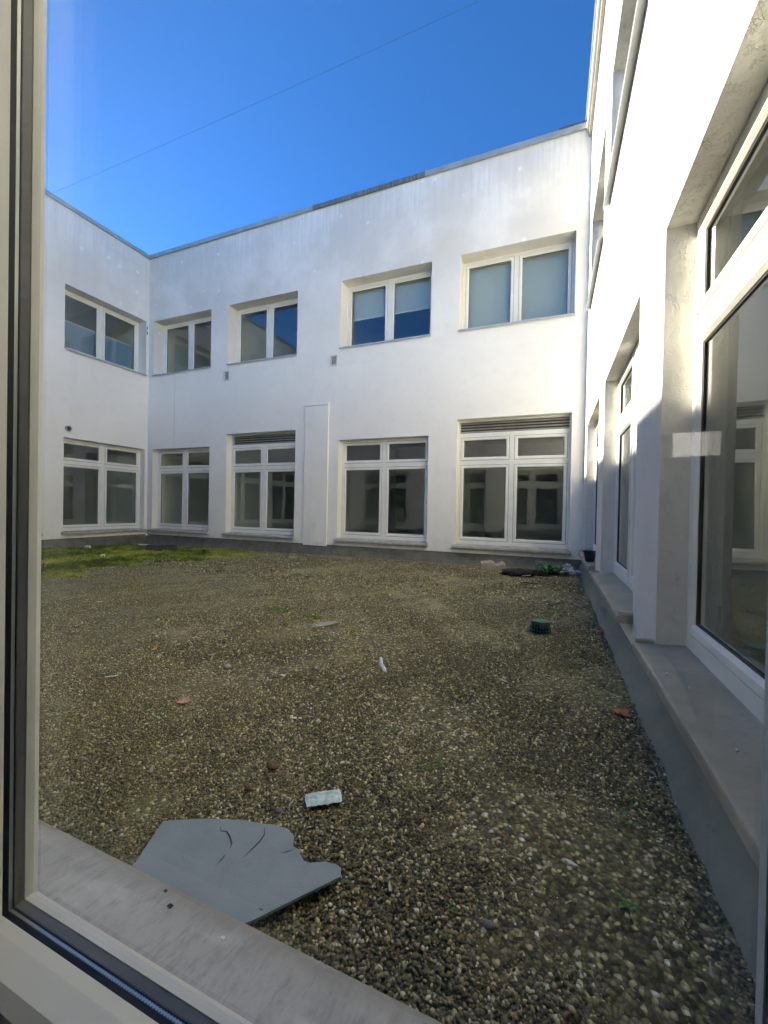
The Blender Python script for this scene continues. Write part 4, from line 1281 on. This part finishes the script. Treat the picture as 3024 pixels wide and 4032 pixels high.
# soil heaps
for (x, y, r, sq, lab) in ((-0.50, 6.62, 0.15, (1.6, 0.9, 0.5), 'dark soil heap on the gravel right of the concrete block'), (-0.29, 6.78, 0.12, (1.5, 1, 0.5), 'brown soil heap touching the larger dark one'),
                           (0.02, 7.05, 0.10, (1.0, 0.9, 1.1), 'upright dark root clump between two weeds')):
    mb = MB(); blob(mb, (x, y, gz(x, y) + r * 0.25), r, x * 5 + 2, 0.55, 3, sq)
    top(mb.build('soil_heap', 'soil', smooth=True), lab, 'soil')

# clear plastic bag
mb = MB()
blob(mb, (0.235, 7.20, gz(0.2, 7.2) + 0.085), 0.085, 3.3, 0.55, 3, (0.9, 0.7, 1.0))
blob(mb, (0.335, 7.13, gz(0.3, 7.1) + 0.045), 0.075, 8.1, 0.6, 3, (1.3, 0.7, 0.5))
top(mb.build('plastic_bag', 'film'), 'crumpled clear plastic bag in the right rear corner', 'bag')

# litter in the moss
mb = MB(); blob(mb, (-9.55, 5.95, gz(-9.5, 5.9) + 0.05), 0.07, 4.2, 0.4, 2, (1.3, 0.8, 0.6))
top(mb.build('litter', 'white_bit', smooth=True), 'white crumpled litter on the moss by the left wall', 'litter')
mb = MB(); blob(mb, (-7.6, 5.0, gz(-7.6, 5.0) + 0.05), 0.045, 6.2, 0.4, 2, (1.1, 0.8, 0.7))
top(mb.build('litter', 'white_bit', smooth=True), 'small white litter ball on the front part of the moss', 'litter')

# fine litter: husks and straw scattered over the gravel
def litter_field():
    mb = MB()
    r = random.Random(5)
    for k in range(520):
        y = 0.7 + 6.6 * r.random() ** 0.8
        x = 0.38 - (1.95 * y + 0.3) * r.random()
        if x < -9.7: continue
        L = r.uniform(0.006, 0.016) * (1 + 0.12 * y); w = L * r.uniform(0.18, 0.4); a = r.uniform(0, 3.14)
        z = gz(x, y) + 0.016 + 0.002 * r.random()
        ca, sa = math.cos(a), math.sin(a)
        t = r.uniform(-0.3, 0.3)
        q = [(-L, -w), (L, -w * 0.4), (L * 0.9, w * 0.5), (-L * 0.8, w)]
        vs = [(x + u * ca - v * sa, y + u * sa + v * ca, z + u * t) for u, v in q]
        vs += [(a_, b_, c_ - 0.002) for a_, b_, c_ in vs]
        mb.add(vs, [(0, 1, 2, 3), (7, 6, 5, 4), (0, 4, 5, 1), (1, 5, 6, 2), (2, 6, 7, 3), (3, 7, 4, 0)])
    top(mb.build('fine_litter', 'litter_mat'), 'pale husks and straw bits scattered over the gravel', None, kind='stuff')
MAT['litter_mat'] = simple('dry_husk', (0.42, 0.37, 0.27), 0.8, 0.5, 6)
litter_field()

# white flakes on the near right-hand sill
for (y, x, s, lab) in ((1.93, 0.43, 0.012, 'largest white flake on the near right-hand sill'), (2.10, 0.41, 0.005, 'smallest white flake on the near right-hand sill'), (1.80, 0.47, 0.005, 'white flake close to the frame on the near right-hand sill'), (1.38, 0.47, 0.008, 'white flake nearest the camera on the right-hand sill')):
    mb = extrude_poly([(x - s * 0.4, y - s), (x + s * 0.3, y - s * 0.6), (x + s * 0.4, y + s), (x - s * 0.2, y + s * 0.7)], lambda X, Y: RS + 0.0075 - 0.09 * (0.594 - X), 0.003)
    top(mb.build('white_flake', 'white_bit'), lab, 'flake', 'white flakes on the sill')
# dark bits on the near sill
for (x, y, s, lab) in ((-0.62, 0.525, 0.0035, 'dark speck at the outer edge of the near grey sill'), (-0.585, 0.505, 0.0048, 'larger dark speck on the near grey sill'), (-0.465, 0.50, 0.004, 'white speck on the near grey sill')):
    mb = extrude_poly([(x - s, y - s * 0.5), (x + s * 0.8, y - s * 0.7), (x + s, y + s * 0.5), (x - s * 0.7, y + s * 0.6)], lambda X, Y: 0.2835 if y < 0.52 else 0.2785, 0.0015)
    top(mb.build('sill_speck', 'gasket' if 'dark' in lab else 'white_bit'), lab, 'speck', 'specks on the near sill')

# overhead cable
mb = MB()
pts = []
NP = 40
for i in range(NP + 1):
    t = i / NP
    x = -12.0 + 16.0 * t
    pts.append(Vector((x, 6.0, 8.20 + 0.012 * (x + 11) + 0.10 * ((2 * t - 1) ** 2) - 0.06)))
k = 6
vs = [p + Vector((0, math.cos(6.2832 * j / k), math.sin(6.2832 * j / k))) * 0.0019 for p in pts for j in range(k)]
mb.add(vs, [(i * k + j, i * k + (j + 1) % k, (i + 1) * k + (j + 1) % k, (i + 1) * k + j) for i in range(NP) for j in range(k)])
top(mb.build('overhead_cable', 'cable', smooth=True), 'thin dark overhead cable crossing the blue sky', 'cable')
